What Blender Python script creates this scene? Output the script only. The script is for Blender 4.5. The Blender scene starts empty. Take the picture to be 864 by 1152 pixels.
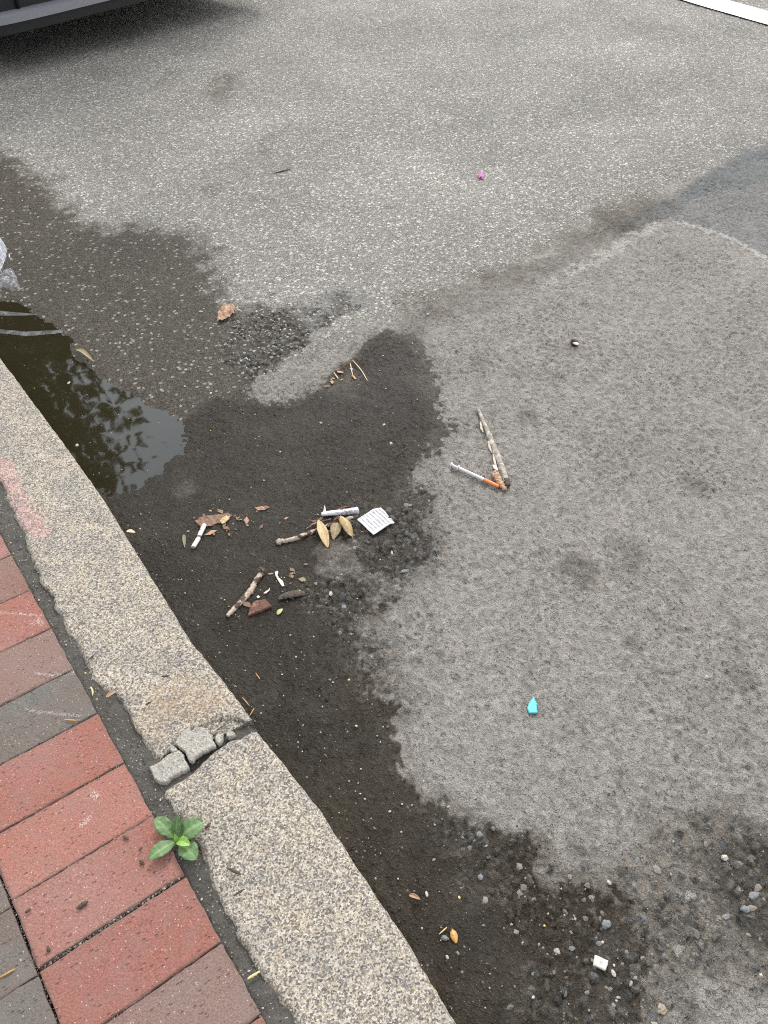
import bpy, bmesh, math, random
import numpy as np
from mathutils import Vector, Matrix, noise as mnoise
from mathutils.geometry import delaunay_2d_cdt

R = math.radians
S = bpy.context.scene
COL = S.collection

# ------------------------------------------------------------------ camera, sky, sun, exposure
CAM = np.array([-0.0526, -1.1595, 1.1610]); PITCH = R(44.764); YAW = R(35.578); F = 950.0
cd = bpy.data.cameras.new("camera"); cam = bpy.data.objects.new("camera", cd); COL.objects.link(cam)
cam.location = CAM; cam.rotation_euler = (math.pi/2 - PITCH, 0, -YAW)
cd.sensor_fit = 'VERTICAL'; cd.sensor_height = 36.0; cd.sensor_width = 27.0; cd.lens = F/1152*36.0
cd.clip_start = 0.02; cd.clip_end = 500
S.camera = cam

SUN_EL, SUN_AZ = R(42), math.atan2(0.68, 0.73)          # azimuth measured from +y towards +x
sl = bpy.data.lights.new("sun", 'SUN'); so = bpy.data.objects.new("sun", sl); COL.objects.link(so)
sl.energy = 1.5; sl.angle = R(15); sl.color = (1.0, 0.95, 0.88)
sd = Vector((math.sin(SUN_AZ)*math.cos(SUN_EL), math.cos(SUN_AZ)*math.cos(SUN_EL), math.sin(SUN_EL)))
so.rotation_euler = sd.to_track_quat('Z', 'Y').to_euler(); so.location = (3, 1, 5)

W = bpy.data.worlds.new("World"); S.world = W; W.use_nodes = True
wt = W.node_tree; wn = wt.nodes; wl = wt.links
bg = wn['Background']; bg.inputs['Strength'].default_value = 0.15
sky = wn.new('ShaderNodeTexSky'); sky.sky_type = 'NISHITA'; sky.sun_disc = False
sky.sun_elevation = SUN_EL; sky.sun_rotation = SUN_AZ
tc = wn.new('ShaderNodeTexCoord')
cn = wn.new('ShaderNodeTexNoise'); cn.inputs['Scale'].default_value = 3.2; cn.inputs['Detail'].default_value = 6
wl.new(tc.outputs['Generated'], cn.inputs['Vector'])
cr = wn.new('ShaderNodeValToRGB'); cr.color_ramp.elements[0].position = .3; cr.color_ramp.elements[1].position = .7
cr.color_ramp.elements[0].color = (.76, .82, .93, 1); cr.color_ramp.elements[1].color = (1, 1, 1, 1)
wl.new(cn.outputs['Fac'], cr.inputs['Fac'])
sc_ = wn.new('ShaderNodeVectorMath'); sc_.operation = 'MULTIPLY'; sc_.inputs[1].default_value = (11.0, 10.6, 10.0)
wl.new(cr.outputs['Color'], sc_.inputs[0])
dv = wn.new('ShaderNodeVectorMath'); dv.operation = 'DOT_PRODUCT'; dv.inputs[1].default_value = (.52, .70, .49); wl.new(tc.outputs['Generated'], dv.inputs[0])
dr = wn.new('ShaderNodeMapRange'); dr.inputs['From Min'].default_value = -.4; dr.inputs['From Max'].default_value = 1; dr.inputs['To Min'].default_value = .34; dr.inputs['To Max'].default_value = 1.55; wl.new(dv.outputs['Value'], dr.inputs['Value'])  # added gradient: sky brighter ahead, dimmer behind, to deepen shadows and relief
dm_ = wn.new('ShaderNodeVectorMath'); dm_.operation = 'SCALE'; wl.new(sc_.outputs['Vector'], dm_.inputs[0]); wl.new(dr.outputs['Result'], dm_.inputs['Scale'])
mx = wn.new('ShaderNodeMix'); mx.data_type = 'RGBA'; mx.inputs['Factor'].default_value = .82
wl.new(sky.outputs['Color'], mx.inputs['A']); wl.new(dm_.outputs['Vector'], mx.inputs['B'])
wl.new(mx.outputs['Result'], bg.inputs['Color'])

S.view_settings.view_transform = 'Standard'; S.view_settings.look = 'None'
S.view_settings.exposure = 0.52; S.view_settings.gamma = 1; S.view_settings.use_curve_mapping = False
S.render.engine = 'CYCLES'; S.cycles.use_denoising = False
S.cycles.pixel_filter_type = 'BLACKMAN_HARRIS'; S.cycles.filter_width = 1.05
S.cycles.max_bounces = 6; S.cycles.transparent_max_bounces = 12

ZR = -0.045            # road level; the pavement and the kerb top are at 0
# pixel of the photograph -> point on a horizontal plane
_fw = np.array([math.sin(YAW)*math.cos(PITCH), math.cos(YAW)*math.cos(PITCH), -math.sin(PITCH)])
_rt = np.array([math.cos(YAW), -math.sin(YAW), 0.0]); _up = np.cross(_rt, _fw)
def at(u, v, z=ZR):
    d = _fw + ((u-432)*_rt - (v-576)*_up)/F
    return CAM + (z-CAM[2])/d[2]*d
def ats(pts, z=ZR): return [tuple(at(u, v, z)[:2]) for u, v in pts]

# ------------------------------------------------------------------ numpy noise
def h2(ix, iy, s):
    a = (ix.astype(np.int64)*374761393 + iy.astype(np.int64)*668265263 + s*974634777) & 0xffffffff
    a = ((a ^ (a >> 13))*1274126177) & 0xffffffff
    a = ((a ^ (a >> 16))*2246822519) & 0xffffffff
    return ((a ^ (a >> 15)) & 0xffffff).astype(np.float32)/np.float32(0xffffff)
def vn(x, y, s=0):
    ix = np.floor(x); iy = np.floor(y); fx = (x-ix).astype(np.float32); fy = (y-iy).astype(np.float32)
    fx = fx*fx*(3-2*fx); fy = fy*fy*(3-2*fy)
    a = h2(ix, iy, s); b = h2(ix+1, iy, s); c = h2(ix, iy+1, s); d = h2(ix+1, iy+1, s)
    return a+(b-a)*fx+(c-a)*fy+(a-b-c+d)*fx*fy
def fbm(x, y, size, s=0, o=3, g=.5):
    t = 0; a = 1; n = 0; k = 1/size
    for i in range(o):
        t = t+a*vn(x*k+17.3*i, y*k-9.1*i, s+i*13); n += a; a *= g; k *= 2.03
    return t/n
def worley(x, y, size, s=0):
    x = x/size; y = y/size; ix = np.floor(x); iy = np.floor(y)
    d1 = np.full(x.shape, 9, np.float32); d2 = d1.copy(); rid = np.zeros(x.shape, np.float32); rid2 = rid.copy()
    for i in (-1, 0, 1):
        for j in (-1, 0, 1):
            cx, cy = ix+i, iy+j
            r = h2(cx, cy, s+3)
            d = np.hypot(cx+.15+.7*h2(cx, cy, s)-x, cy+.15+.7*h2(cx, cy, s+1)-y).astype(np.float32)/(.55+.9*r)
            m = d < d1
            d2 = np.where(m, d1, np.minimum(d2, d)); rid = np.where(m, h2(cx, cy, s+5), rid); rid2 = np.where(m, h2(cx, cy, s+6), rid2)
            d1 = np.where(m, d, d1)
    return d1, d2, rid, rid2
def ss(a, b, x):
    t = np.clip((x-a)/(b-a), 0, 1); return t*t*(3-2*t)
def sdf(P, X, Y, margin=.25):            # positive inside, metres
    P = np.array(P); out = np.full(X.shape, -margin, np.float32)
    lo = P.min(0)-margin; hi = P.max(0)+margin
    m = (X > lo[0]) & (X < hi[0]) & (Y > lo[1]) & (Y < hi[1])
    if not m.any(): return out
    x = X[m]; y = Y[m]; d = np.full(x.shape, 1e9); ins = np.zeros(x.shape, bool)
    for (ax, ay), (bx, by) in zip(P, np.roll(P, -1, 0)):
        ex, ey = bx-ax, by-ay; t = np.clip(((x-ax)*ex+(y-ay)*ey)/(ex*ex+ey*ey+1e-12), 0, 1)
        d = np.minimum(d, (x-ax-t*ex)**2+(y-ay-t*ey)**2)
        c = ((ay > y) != (by > y)); 
        xc = ax+(y-ay)*ex/np.where(np.abs(ey) < 1e-9, 1e-9, ey); ins ^= c & (x < xc)
    d = np.sqrt(d); out[m] = np.maximum(np.where(ins, d, -d), -margin); return out
def polydist(P, X, Y, margin=.2):
    P = np.array(P); out = np.full(X.shape, margin, np.float32); lo = P.min(0)-margin; hi = P.max(0)+margin
    m = (X > lo[0]) & (X < hi[0]) & (Y > lo[1]) & (Y < hi[1])
    if not m.any(): return out
    x = X[m]; y = Y[m]; d = np.full(x.shape, 1e9)
    for (ax, ay), (bx, by) in zip(P[:-1], P[1:]):
        ex, ey = bx-ax, by-ay; t = np.clip(((x-ax)*ex+(y-ay)*ey)/(ex*ex+ey*ey+1e-12), 0, 1)
        d = np.minimum(d, (x-ax-t*ex)**2+(y-ay-t*ey)**2)
    out[m] = np.minimum(np.sqrt(d), margin); return out

# ------------------------------------------------------------------ object helpers
def new(name, verts, faces, mat=None, parent=None, smooth=True):
    me = bpy.data.meshes.new(name); me.from_pydata([tuple(v) for v in verts], [], [tuple(f) for f in faces]); me.update()
    if smooth: me.polygons.foreach_set('use_smooth', [True]*len(me.polygons))
    o = bpy.data.objects.new(name, me); COL.objects.link(o)
    if mat: me.materials.append(mat)
    if parent: o.parent = parent
    return o
def tag(o, label=None, cat=None, group=None, kind=None):
    if label: o['label'] = label
    if cat: o['category'] = cat
    if group: o['group'] = group
    if kind: o['kind'] = kind
    return o
def empty(name, loc, rz=0):
    o = bpy.data.objects.new(name, None); COL.objects.link(o); o.location = loc; o.rotation_euler.z = rz; o.empty_display_size = .02
    return o
def grid_mesh(name, Xs, Ys, Z, mat, parent=None):     # arrays shaped (ny, nx)
    ny, nx = Xs.shape
    me = bpy.data.meshes.new(name)
    co = np.stack([Xs, Ys, Z], -1).reshape(-1, 3).astype(np.float32)
    i = np.arange(ny*nx).reshape(ny, nx)
    q = np.stack([i[:-1, :-1], i[:-1, 1:], i[1:, 1:], i[1:, :-1]], -1).reshape(-1, 4)
    me.vertices.add(len(co)); me.vertices.foreach_set('co', co.ravel())
    me.loops.add(q.size); me.loops.foreach_set('vertex_index', q.ravel().astype(np.int32))
    me.polygons.add(len(q)); me.polygons.foreach_set('loop_start', (np.arange(len(q))*4).astype(np.int32))
    me.polygons.foreach_set('use_smooth', np.ones(len(q), bool))
    me.update(); me.validate()
    o = bpy.data.objects.new(name, me); COL.objects.link(o); me.materials.append(mat)
    if parent: o.parent = parent
    return o
def attr(o, name, arr, kind='FLOAT'):
    a = o.data.attributes.new(name, kind, 'POINT')
    if kind == 'FLOAT': a.data.foreach_set('value', np.ascontiguousarray(arr, np.float32).ravel())
    else:
        c = np.ones((len(o.data.vertices), 4), np.float32); c[:, :3] = np.asarray(arr).reshape(-1, 3); a.data.foreach_set('color', c.ravel())

# ------------------------------------------------------------------ material helper
class Mat:
    def __init__(s, name):
        s.m = bpy.data.materials.new(name); s.m.use_nodes = True; s.t = s.m.node_tree; s.b = s.t.nodes['Principled BSDF']
        s.out = s.t.nodes['Material Output']
        s.geo = s.n('ShaderNodeNewGeometry').outputs['Position']; s.obj = s.n('ShaderNodeTexCoord').outputs['Object']
    def n(s, typ, **kw):
        x = s.t.nodes.new(typ)
        for k, v in kw.items(): setattr(x, k, v)
        return x
    def put(s, sock, v):
        if hasattr(v, 'is_linked'): s.t.links.new(v, sock)
        else: sock.default_value = v
    def math(s, op, a, b=0.0, c=None, clamp=False):
        x = s.n('ShaderNodeMath', operation=op, use_clamp=clamp); s.put(x.inputs[0], a); s.put(x.inputs[1], b)
        if c is not None: s.put(x.inputs[2], c)
        return x.outputs[0]
    def noise(s, scale, detail=3, rough=.55, vec=None, dist=0.0):
        x = s.n('ShaderNodeTexNoise'); s.put(x.inputs['Vector'], vec or s.geo); x.inputs['Scale'].default_value = scale
        x.inputs['Detail'].default_value = detail; x.inputs['Roughness'].default_value = rough; x.inputs['Distortion'].default_value = dist
        return x.outputs['Fac']
    def vor(s, scale, vec=None, feature='F1', dim='3D', rnd=1.0):
        x = s.n('ShaderNodeTexVoronoi', feature=feature, voronoi_dimensions=dim); s.put(x.inputs['Vector'], vec or s.geo)
        x.inputs['Scale'].default_value = scale; x.inputs['Randomness'].default_value = rnd
        return x
    def ramp(s, f, stops, interp='LINEAR'):
        x = s.n('ShaderNodeValToRGB'); r = x.color_ramp; r.interpolation = interp
        while len(r.elements) < len(stops): r.elements.new(.5)
        for e, (p, c) in zip(r.elements, stops):
            e.position = p; e.color = (c, c, c, 1) if isinstance(c, (int, float)) else (*c, 1)
        s.put(x.inputs['Fac'], f); return x.outputs['Color']
    def mix(s, f, a, b, mode='MIX'):
        x = s.n('ShaderNodeMix', data_type='RGBA', blend_type=mode); s.put(x.inputs['Factor'], f)
        for k, v in (('A', a), ('B', b)):
            if isinstance(v, tuple) and len(v) == 3: v = (*v, 1)
            if isinstance(v, float): v = (v, v, v, 1)
            s.put([i for i in x.inputs if i.name == k and i.type == 'RGBA'][0], v)
        return [o for o in x.outputs if o.type == 'RGBA'][0]
    def at(s, name, out='Fac'):
        x = s.n('ShaderNodeAttribute', attribute_name=name); return x.outputs[out]
    def sep(s, v, k):
        x = s.n('ShaderNodeSeparateXYZ'); s.put(x.inputs[0], v); return x.outputs[k]
    def mapping(s, scale, vec=None, rot=(0, 0, 0)):
        x = s.n('ShaderNodeMapping'); s.put(x.inputs['Vector'], vec or s.obj); x.inputs['Scale'].default_value = scale; x.inputs['Rotation'].default_value = rot
        return x.outputs[0]
    def bump(s, h, dist, strength=1.0, normal=None):
        x = s.n('ShaderNodeBump'); s.put(x.inputs['Height'], h); x.inputs['Distance'].default_value = dist; x.inputs['Strength'].default_value = strength
        if normal is not None: s.put(x.inputs['Normal'], normal)
        return x.outputs['Normal']
    def done(s, color=None, rough=None, normal=None, **kw):
        if color is not None: s.put(s.b.inputs['Base Color'], (*color, 1) if isinstance(color, tuple) and len(color) == 3 else color)
        if rough is not None: s.put(s.b.inputs['Roughness'], rough)
        if normal is not None: s.put(s.b.inputs['Normal'], normal)
        for k, v in kw.items(): s.put(s.b.inputs[k.replace('_', ' ')], v)
        return s.m

# ------------------------------------------------------------------ asphalt road
WET = ats([(-260,120),(-60,150),(0,176),(25,188),(45,205),(60,225),(92,254),(120,263),(150,258),(185,261),(214,265),(232,288),(232,312),(242,338),(262,356),
  (292,347),(322,349),(352,364),(372,388),(352,406),(312,420),(296,428),(289,441),(318,449),(344,438),(366,418),(398,398),(420,374),(452,372),(476,386),(482,404),(496,432),(489,452),
  (499,476),(508,490),(488,502),(476,518),(470,546),(482,568),(484,592),(480,618),(470,640),(446,664),(422,684),(408,696),(406,716),(412,740),(424,764),(436,796),(446,812),(440,828),
  (456,852),(474,880),(510,897),(530,922),(560,931),(590,953),(622,978),(652,990),(676,1000),(700,1016),(728,1046),(742,1080),(722,1100),(716,1130),(764,1160),(800,1260),
  (560,1300)])+[(.10,-1.25),(.10,2.0),(.10,6.0)]
PALE = [ats([(350,612),(372,600),(400,604),(412,626),(400,652),(372,656),(356,644)]), ats([(392,640),(440,648),(470,640),(436,676),(404,690),(396,664)])]
TONGUE = ats([(284,443),(290,424),(312,410),(340,394),(362,372),(392,350),(440,330),(490,336),(470,362),(430,374),(404,398),(370,420),(348,443),(318,454)])
PUD = ats([(-420,60),(-200,230),(-60,310),(0,328),(42,338),(74,358),(92,382),(116,410),(148,430),(184,449),(206,457),(220,470),(223,490),(214,512),(196,532),(176,552),(152,565),(132,568),(90,560),(-40,420),(-300,60)])
GRAV = [ats([(250,362),(290,343),(334,350),(366,336),(382,326),(420,342),(408,378),(350,408),(306,425),(284,438),(254,404)]),
        ats([(350,650),(410,628),(484,596),(490,622),(452,668),(424,694),(446,740),(452,800),(420,780),(396,730),(350,690)]),
        ats([(470,870),(530,915),(600,950),(660,980),(720,940),(780,905),(864,925),(960,960),(960,1110),(800,1110),(740,1152),(720,1230),(600,1180),(600,1060),(540,990),(480,930)]),
        ats([(400,575),(470,560),(490,590),(470,640),(410,640),(395,610)])]
DAMP = [ats([(770,915),(800,930),(864,930),(900,990),(900,1060),(820,1060),(800,990),(775,960)])]
BLUE = ats([(1100,60),(864,160),(800,190),(760,214),(736,240),(762,250),(806,264),(838,278),(864,294),(1100,400)])
BAND = ats([(1100,50),(864,160),(796,193),(742,226),(684,256),(690,268),(742,250),(800,222),(864,204),(1100,100)])
CRACKS = [(ats([(738,252),(706,268),(690,282),(654,298),(612,321)]), .030), (ats([(755,247),(806,261),(838,276),(870,296)]), .013), (ats([(590,296),(606,288),(624,284)]), .02)]
SEAMD = ats([(410,372),(470,350),(530,330),(590,306),(640,280),(690,250),(730,228)])
SPOTS = [(655,640,26,.6),(708,628,30,.5),(708,722,13,.6),(838,764,26,.55),(782,546,16,.45),(250,97,22,.55),(592,470,20,.5),(240,214,10,.4),(690,246,26,.45),(730,690,16,.3),(820,700,14,.3),
         (540,410,14,.3),(660,490,14,.25),(300,160,16,.3),(190,88,14,.3),(385,342,16,.6),(600,800,10,.2),(770,660,16,.3),(470,345,30,.4)]
SEAM0, SEAMK = .355, .09

def road(X, Y):
    X = X.astype(np.float64); Y = Y.astype(np.float64)
    wx = (fbm(X, Y, .05, 1, 4)-.5)*.075; wy = (fbm(X, Y, .05, 2, 4)-.5)*.075
    fx = (fbm(X, Y, .011, 7, 2)-.5)*.022; fy = (fbm(X, Y, .011, 8, 2)-.5)*.022
    XW, YW = X+wx+fx, Y+wy+fy
    big = fbm(X, Y, .35, 11, 3)-.5
    med = fbm(X, Y, .09, 12, 3)
    # surface type: old open chip seal beyond the seam, dense patch on this side
    a = ss(-.02, .05, (YW-(SEAM0+SEAMK*np.maximum(X-.7, -.2)))+.03*(med-.5))
    blue = np.maximum(.62*ss(-.015, .02, sdf(BLUE, X+fx+wx*.5, Y+fy+wy*.5)+.03*(med-.5)), .95*ss(-.02, .02, sdf(BAND, X+fx+wx*.4, Y+fy+wy*.4)+.07*(med-.5))); a = a*(1-blue*.35)
    ro = .8; xr_, yr_ = X*math.cos(ro)+Y*math.sin(ro), -X*math.sin(ro)+Y*math.cos(ro)
    n1 = fbm(xr_*.62, yr_, .0075, 52, 2, .6); n2 = fbm(xr_*.7, yr_, .0062, 57, 2)
    # wetness
    w = ss(-.0045, .0045, sdf(WET, XW, YW)+.034*(fbm(X, Y, .022, 23, 3)-.5)-.03*(n1-.45))
    w = np.maximum(w*(.88+.12*ss(.35, .6, fbm(X, Y, .06, 29, 3))), .22*ss(-.05, .0, sdf(WET, XW, YW)+.05*(fbm(X, Y, .018, 25, 3)-.55)-.03*(n1-.45)))
    w = w*(1-a)+a*ss(-.085, .040, sdf(WET, XW, YW)+.13*(fbm(X, Y, .03, 26, 4)-.5)-.03*(n1-.45))
    for P in PALE: w = w*(1-ss(.0, .02, sdf(P, XW, YW)+.03*(fbm(X, Y, .02, 21, 2)-.5)))
    tg = ss(-.008, .008, sdf(TONGUE, XW*.7+X*.3, YW*.7+Y*.3)+.045*(fbm(X, Y, .02, 28, 3)-.5)); w = w*(1-.96*tg)
    g = 0
    for P in GRAV: g = np.maximum(g, ss(-.045, .03, sdf(P, XW, YW)+.05*(fbm(X, Y, .03, 27, 3)-.5)))
    g = g*(1-tg)
    dm = 0
    for P in DAMP: dm = np.maximum(dm, ss(-.02, .03, sdf(P, XW, YW)-.09*(med-.45)))
    # stain spots and the damp, dirty seam
    st = np.zeros(X.shape, np.float32)
    for u, v, r, k in SPOTS:
        p = at(u, v); e = np.linalg.norm(at(u+r, v)-p); q = np.linalg.norm(at(u, v-r)-p)
        dx = X+wx*.7-p[0]; dy = Y+wy*.7-p[1]; c, s_ = math.cos(YAW), math.sin(YAW)
        d = np.hypot((dx*c-dy*s_)/e, (dx*s_+dy*c)/q)
        st = np.maximum(st, k*(1-ss(.35, 1.1, d+.5*(med-.5))))
    sm = (1-ss(.02, .13, polydist(SEAMD, XW, YW)+.05*(med-.5)))*(.45+.9*(fbm(X, Y, .06, 31, 3)-.4))
    sm = np.clip(sm, 0, .8)
    ck = 0
    for P, wd in CRACKS: ck = np.maximum(ck, (1-ss(wd*.5, wd, polydist(P, X+fx*1.4+wx*.3, Y+fy*1.4+wy*.3)))*ss(.34, .5, fbm(X, Y, .02, 41, 3)))
    # ---- relief
    z = big*.004+(med-.5)*.0022
    # dense patch: plateau with irregular pits
    roughk = ss(.35, .62, fbm(X, Y, .16, 51, 3))
    pit = ss(.43-.05*(1-roughk), .33-.05*(1-roughk), n1)
    mud = ss(.0, .06, sdf(WET, XW, YW))*(1-g)*(1-a)*ss(.98, .62, fbm(X, Y, .12, 61, 3)+.12*(X-.2))
    mud = np.clip(mud*1.2, 0, 1)
    zb = -pit*(.0009+.0010*roughk)+(n2-.5)*(.0044+.0040*roughk)
    # stones flush with the matrix
    d1, d2, r1, r2 = worley(X+fx*.12, Y+fy*.12, .0125, 71)
    flush = ss(.60, .46, d1)*(r1 > .62)
    # exposed aggregate in the worn zones: angular, half sunk in the binder
    e1, e2, q1, q2 = worley(X+fx*.35+wx*.05, Y+fy*.35, .0125, 81)
    f1, f2, p1, p2 = worley(X-fx*.3+.37, Y+fy*.3, .0072, 87)
    clump = fbm(X, Y, .07, 89, 2)
    present = ss(.50, .56, q2+.55*(clump-.5)); pres2 = ss(.62, .66, p2+.5*(clump-.5))
    edge1 = ss(.03, .20, (e2-e1)-.04*q1)*ss(.62, .44, e1)*present; edge2 = ss(.03, .22, f2-f1)*ss(.6, .45, f1)*pres2*(1-edge1)
    tilt = (vn(X/.009, Y/.009, 83)-.5)
    dome = np.maximum(edge1, edge2)
    zg = edge1*(.0026+.0040*q1+.0034*tilt)+edge2*.0024-.0020+(n2-.5)*.0022-pit*.0010
    # far chip seal relief
    za = (fbm(X, Y, .012, 91, 2)-.5)*.003
    z = z+zb*(1-a)*(1-g)*(1-.22*mud)+zg*g+za*a*(1-g)
    pudd = sdf(PUD, X+wx*.55+fx*.5, Y+wy*.55+fy*.5)
    z = z-.019*ss(-.004, .10, pudd)+.0015*ss(.03, 0, pudd)*0
    # gutter debris builds up a little against the kerb
    z = z+.006*ss(.245, .20, X)*ss(.02, -.06, pudd)*vn(X/.05, Y/.05, 95)
    # ---- base colour
    def c(*v): return np.array(v, np.float32)
    alb = np.ones(X.shape+(3,), np.float32)*c(.300, .282, .258)
    tone = 1.06+.14*(fbm(X, Y, .22, 101, 4)-.5)+.10*(fbm(X, Y, .03, 102, 2)-.5)
    alb = alb*tone[..., None]
    alb = alb*(1-.05*pit*(1-a))[..., None]
    pal = np.stack([c(.155, .166, .172), c(.20, .185, .16), c(.14, .135, .13), c(.235, .222, .20), c(.17, .155, .135), c(.27, .26, .235)])
    fl = pal[np.clip((r2*6).astype(int), 0, 5)]
    k = (flush*.32*(1-a))[..., None]; alb = alb*(1-k)+fl*k
    rsel = np.where(edge1 >= edge2, q1, p1)
    gl = pal[np.clip((rsel*97 % 1*6).astype(int), 0, 5)]*(.60+.75*(rsel*41 % 1)**1.5)[..., None]
    kk = ss(.1, .6, dome)[..., None]*.92
    base_g = np.ones_like(alb)*c(.19, .174, .150)*tone[..., None]
    gg = base_g*(1-kk)+gl*kk
    alb = alb*(1-g[..., None])+gg*g[..., None]
    ac = np.ones_like(alb)*c(.305, .30, .29)*(.85+.4*(fbm(X, Y, .3, 111, 4)-.5))[..., None]
    alb = alb*(1-a[..., None])+ac*a[..., None]
    alb = alb*(1-.85*blue[..., None])+.85*blue[..., None]*c(.158, .168, .175)*(.8+.4*fbm(X, Y, .05, 113, 3))[..., None]
    ckc = ck[..., None]*.72; alb = alb*(1-ckc)+ckc*c(.50, .485, .45)
    dirt = c(.085, .072, .055)
    k = (mud*.85)[..., None]; alb = alb*(1-k)+k*dirt*(.9+.5*(fbm(X, Y, .05, 121, 3)-.5))[..., None]
    # brown silt beside the kerb at the near end
    k = (ss(.33, .60, fbm(X, Y, .13, 131, 3))*w*(1-a)*ss(-.25, -.6, Y)*.55)[..., None]; alb = alb*(1-k)+k*c(.135, .105, .07)
    alb = alb*(1-.06*tg[..., None])
    k = (np.clip(sm*.75*(1-tg), 0, 1))[..., None]; alb = alb*(1-k)+k*c(.10, .088, .068)
    k = (st*.8)[..., None]; alb = alb*(1-k)+k*c(.075, .064, .048)
    wet = np.clip(np.maximum(w, dm*.8), 0, 1)
    # tops of stones dry first
    wet = wet*(1-.45*g*ss(.3, .8, dome)*(.4+.6*(rsel*29 % 1)))
    wet = np.maximum(wet, ss(-.012, .008, pudd))
    return z+ZR, alb, wet, a*(1-g*.85)*(1-ck*.7), g, mud

def axis(lo, f0, f1, g1, hi, s0, k1, k2):
    v = list(np.arange(f0, f1, s0)); x = v[-1]; s = s0
    while x < g1: s = s0+k1*(x-f1); x += s; v.append(x)
    while x < hi: s = s*(1+k2); x += s; v.append(x)
    x = v[0]; s = s0; pre = []
    while x > lo: s = s*(1+k2); x -= s; pre.append(x)
    return np.array(pre[::-1]+v)
S0 = .0026
ax_ = axis(.152, .152, 1.15, 4.6, 70, S0, .0026, .07); ay_ = axis(-70, -1.22, .55, 4.3, 70, S0, .0026, .07)
RX, RY = np.meshgrid(ax_, ay_)
RZ, ALB, WETA, AM, GR, MUD = road(RX, RY)
def ground(x, y): return float(road(np.array([[x]]), np.array([[y]]))[0][0, 0])

m = Mat('worn_asphalt')
alb = m.at('albedo', 'Color'); wet = m.at('wet'); am = m.at('chip'); mud = m.at('mud'); grv = m.at('gravel')
flat = m.n('ShaderNodeVectorMath', operation='MULTIPLY'); m.put(flat.inputs[0], m.geo); flat.inputs[1].default_value = (1, 1, 0); flat = flat.outputs[0]
wob = m.n('ShaderNodeTexNoise'); m.put(wob.inputs['Vector'], flat); wob.inputs['Scale'].default_value = 160; wob.inputs['Detail'].default_value = 1
wv = m.n('ShaderNodeVectorMath', operation='MULTIPLY_ADD'); m.put(wv.inputs[0], wob.outputs['Color']); wv.inputs[1].default_value = (.005, .005, 0); m.put(wv.inputs[2], flat); wv = wv.outputs[0]
v1 = m.vor(96, wv, dim='2D'); v1b = m.vor(165, wv, dim='2D')
stone = m.ramp(v1.outputs['Distance'], [(.36, 1.0), (.50, 0.0)])
rc = m.sep(v1.outputs['Color'], 0); rc2 = m.sep(v1.outputs['Color'], 1)
stc = m.ramp(rc, [(0, (.16, .157, .15)), (.20, (.25, .245, .23)), (.45, (.35, .34, .32)), (.68, (.48, .465, .435)), (.87, (.66, .64, .60))], 'CONSTANT')
gapc = m.ramp(m.noise(300, 2, vec=flat), [(.35, (.075, .071, .065)), (.65, (.185, .18, .168))])
st2 = m.ramp(v1b.outputs['Distance'], [(.34, 1.0), (.50, 0.0)]); r1b = m.sep(v1b.outputs['Color'], 0)
gapc = m.mix(m.math('MULTIPLY', st2, .85), gapc, m.ramp(r1b, [(0, (.15, .148, .14)), (.35, (.24, .235, .225)), (.65, (.34, .33, .31)), (.88, (.50, .485, .45))], 'CONSTANT'))
pres = m.math('MULTIPLY', stone, m.math('GREATER_THAN', m.sep(v1.outputs['Color'], 2), .38))
acol = m.mix(pres, gapc, stc)
acol = m.mix(.38, acol, (.31, .305, .29))
# the chips follow the slow variation of the surface colour
tint = m.n('ShaderNodeVectorMath', operation='SCALE'); m.put(tint.inputs[0], alb); tint.inputs['Scale'].default_value = 5.6
acol = m.mix(.9, acol, m.mix(1.0, acol, tint.outputs[0], 'MULTIPLY'))
fine = m.noise(520, 3, .65); fine2 = m.noise(1500, 2, .6)
bcol = m.mix(1.0, alb, m.ramp(fine, [(.30, .58), (.5, .98), (.70, 1.50)]), 'MULTIPLY')
sp = m.vor(430, flat, dim='2D')
spk = m.math('MULTIPLY', m.ramp(sp.outputs['Distance'], [(.18, 1.0), (.30, 0.0)]), m.math('GREATER_THAN', m.sep(sp.outputs['Color'], 0), .90))
bcol = m.mix(m.math('MULTIPLY', spk, .75), bcol, (.46, .43, .38))
spd = m.math('MULTIPLY', m.ramp(sp.outputs['Distance'], [(.2, 1.0), (.34, 0.0)]), m.math('LESS_THAN', m.sep(sp.outputs['Color'], 1), .10))
bcol = m.mix(m.math('MULTIPLY', spd, .6), bcol, (.05, .045, .04))
wob2 = m.n('ShaderNodeTexNoise'); m.put(wob2.inputs['Vector'], flat); wob2.inputs['Scale'].default_value = 95; wob2.inputs['Detail'].default_value = 3
wv2 = m.n('ShaderNodeVectorMath', operation='MULTIPLY_ADD'); m.put(wv2.inputs[0], wob2.outputs['Color']); wv2.inputs[1].default_value = (.016, .016, 0); m.put(wv2.inputs[2], flat); wv2 = wv2.outputs[0]
ce = m.vor(105, wv2, 'DISTANCE_TO_EDGE', '2D'); cf = m.vor(105, wv2, 'F1', '2D')
cmask = m.math('MULTIPLY', m.ramp(m.noise(45, 3, .6, vec=flat), [(.42, .10), (.60, 1.0)]), m.ramp(m.noise(7, 3, .6, vec=flat), [(.35, .35), (.62, 1.0)]))
crev = m.math('MULTIPLY', m.math('MULTIPLY', m.ramp(ce.outputs['Distance'], [(.0, 1.0), (.13, 0.0)]), cmask), m.math('MULTIPLY_ADD', mud, -.2, 1.0))
plate = m.sep(cf.outputs['Color'], 0)
bcol = m.mix(1.0, bcol, m.ramp(plate, [(0, .92), (.5, 1.0), (1, 1.08)]), 'MULTIPLY')
pitn = m.noise(150, 2, .62, vec=m.mapping((1, .62, 1), flat, (0, 0, .75)), dist=.6)
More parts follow.
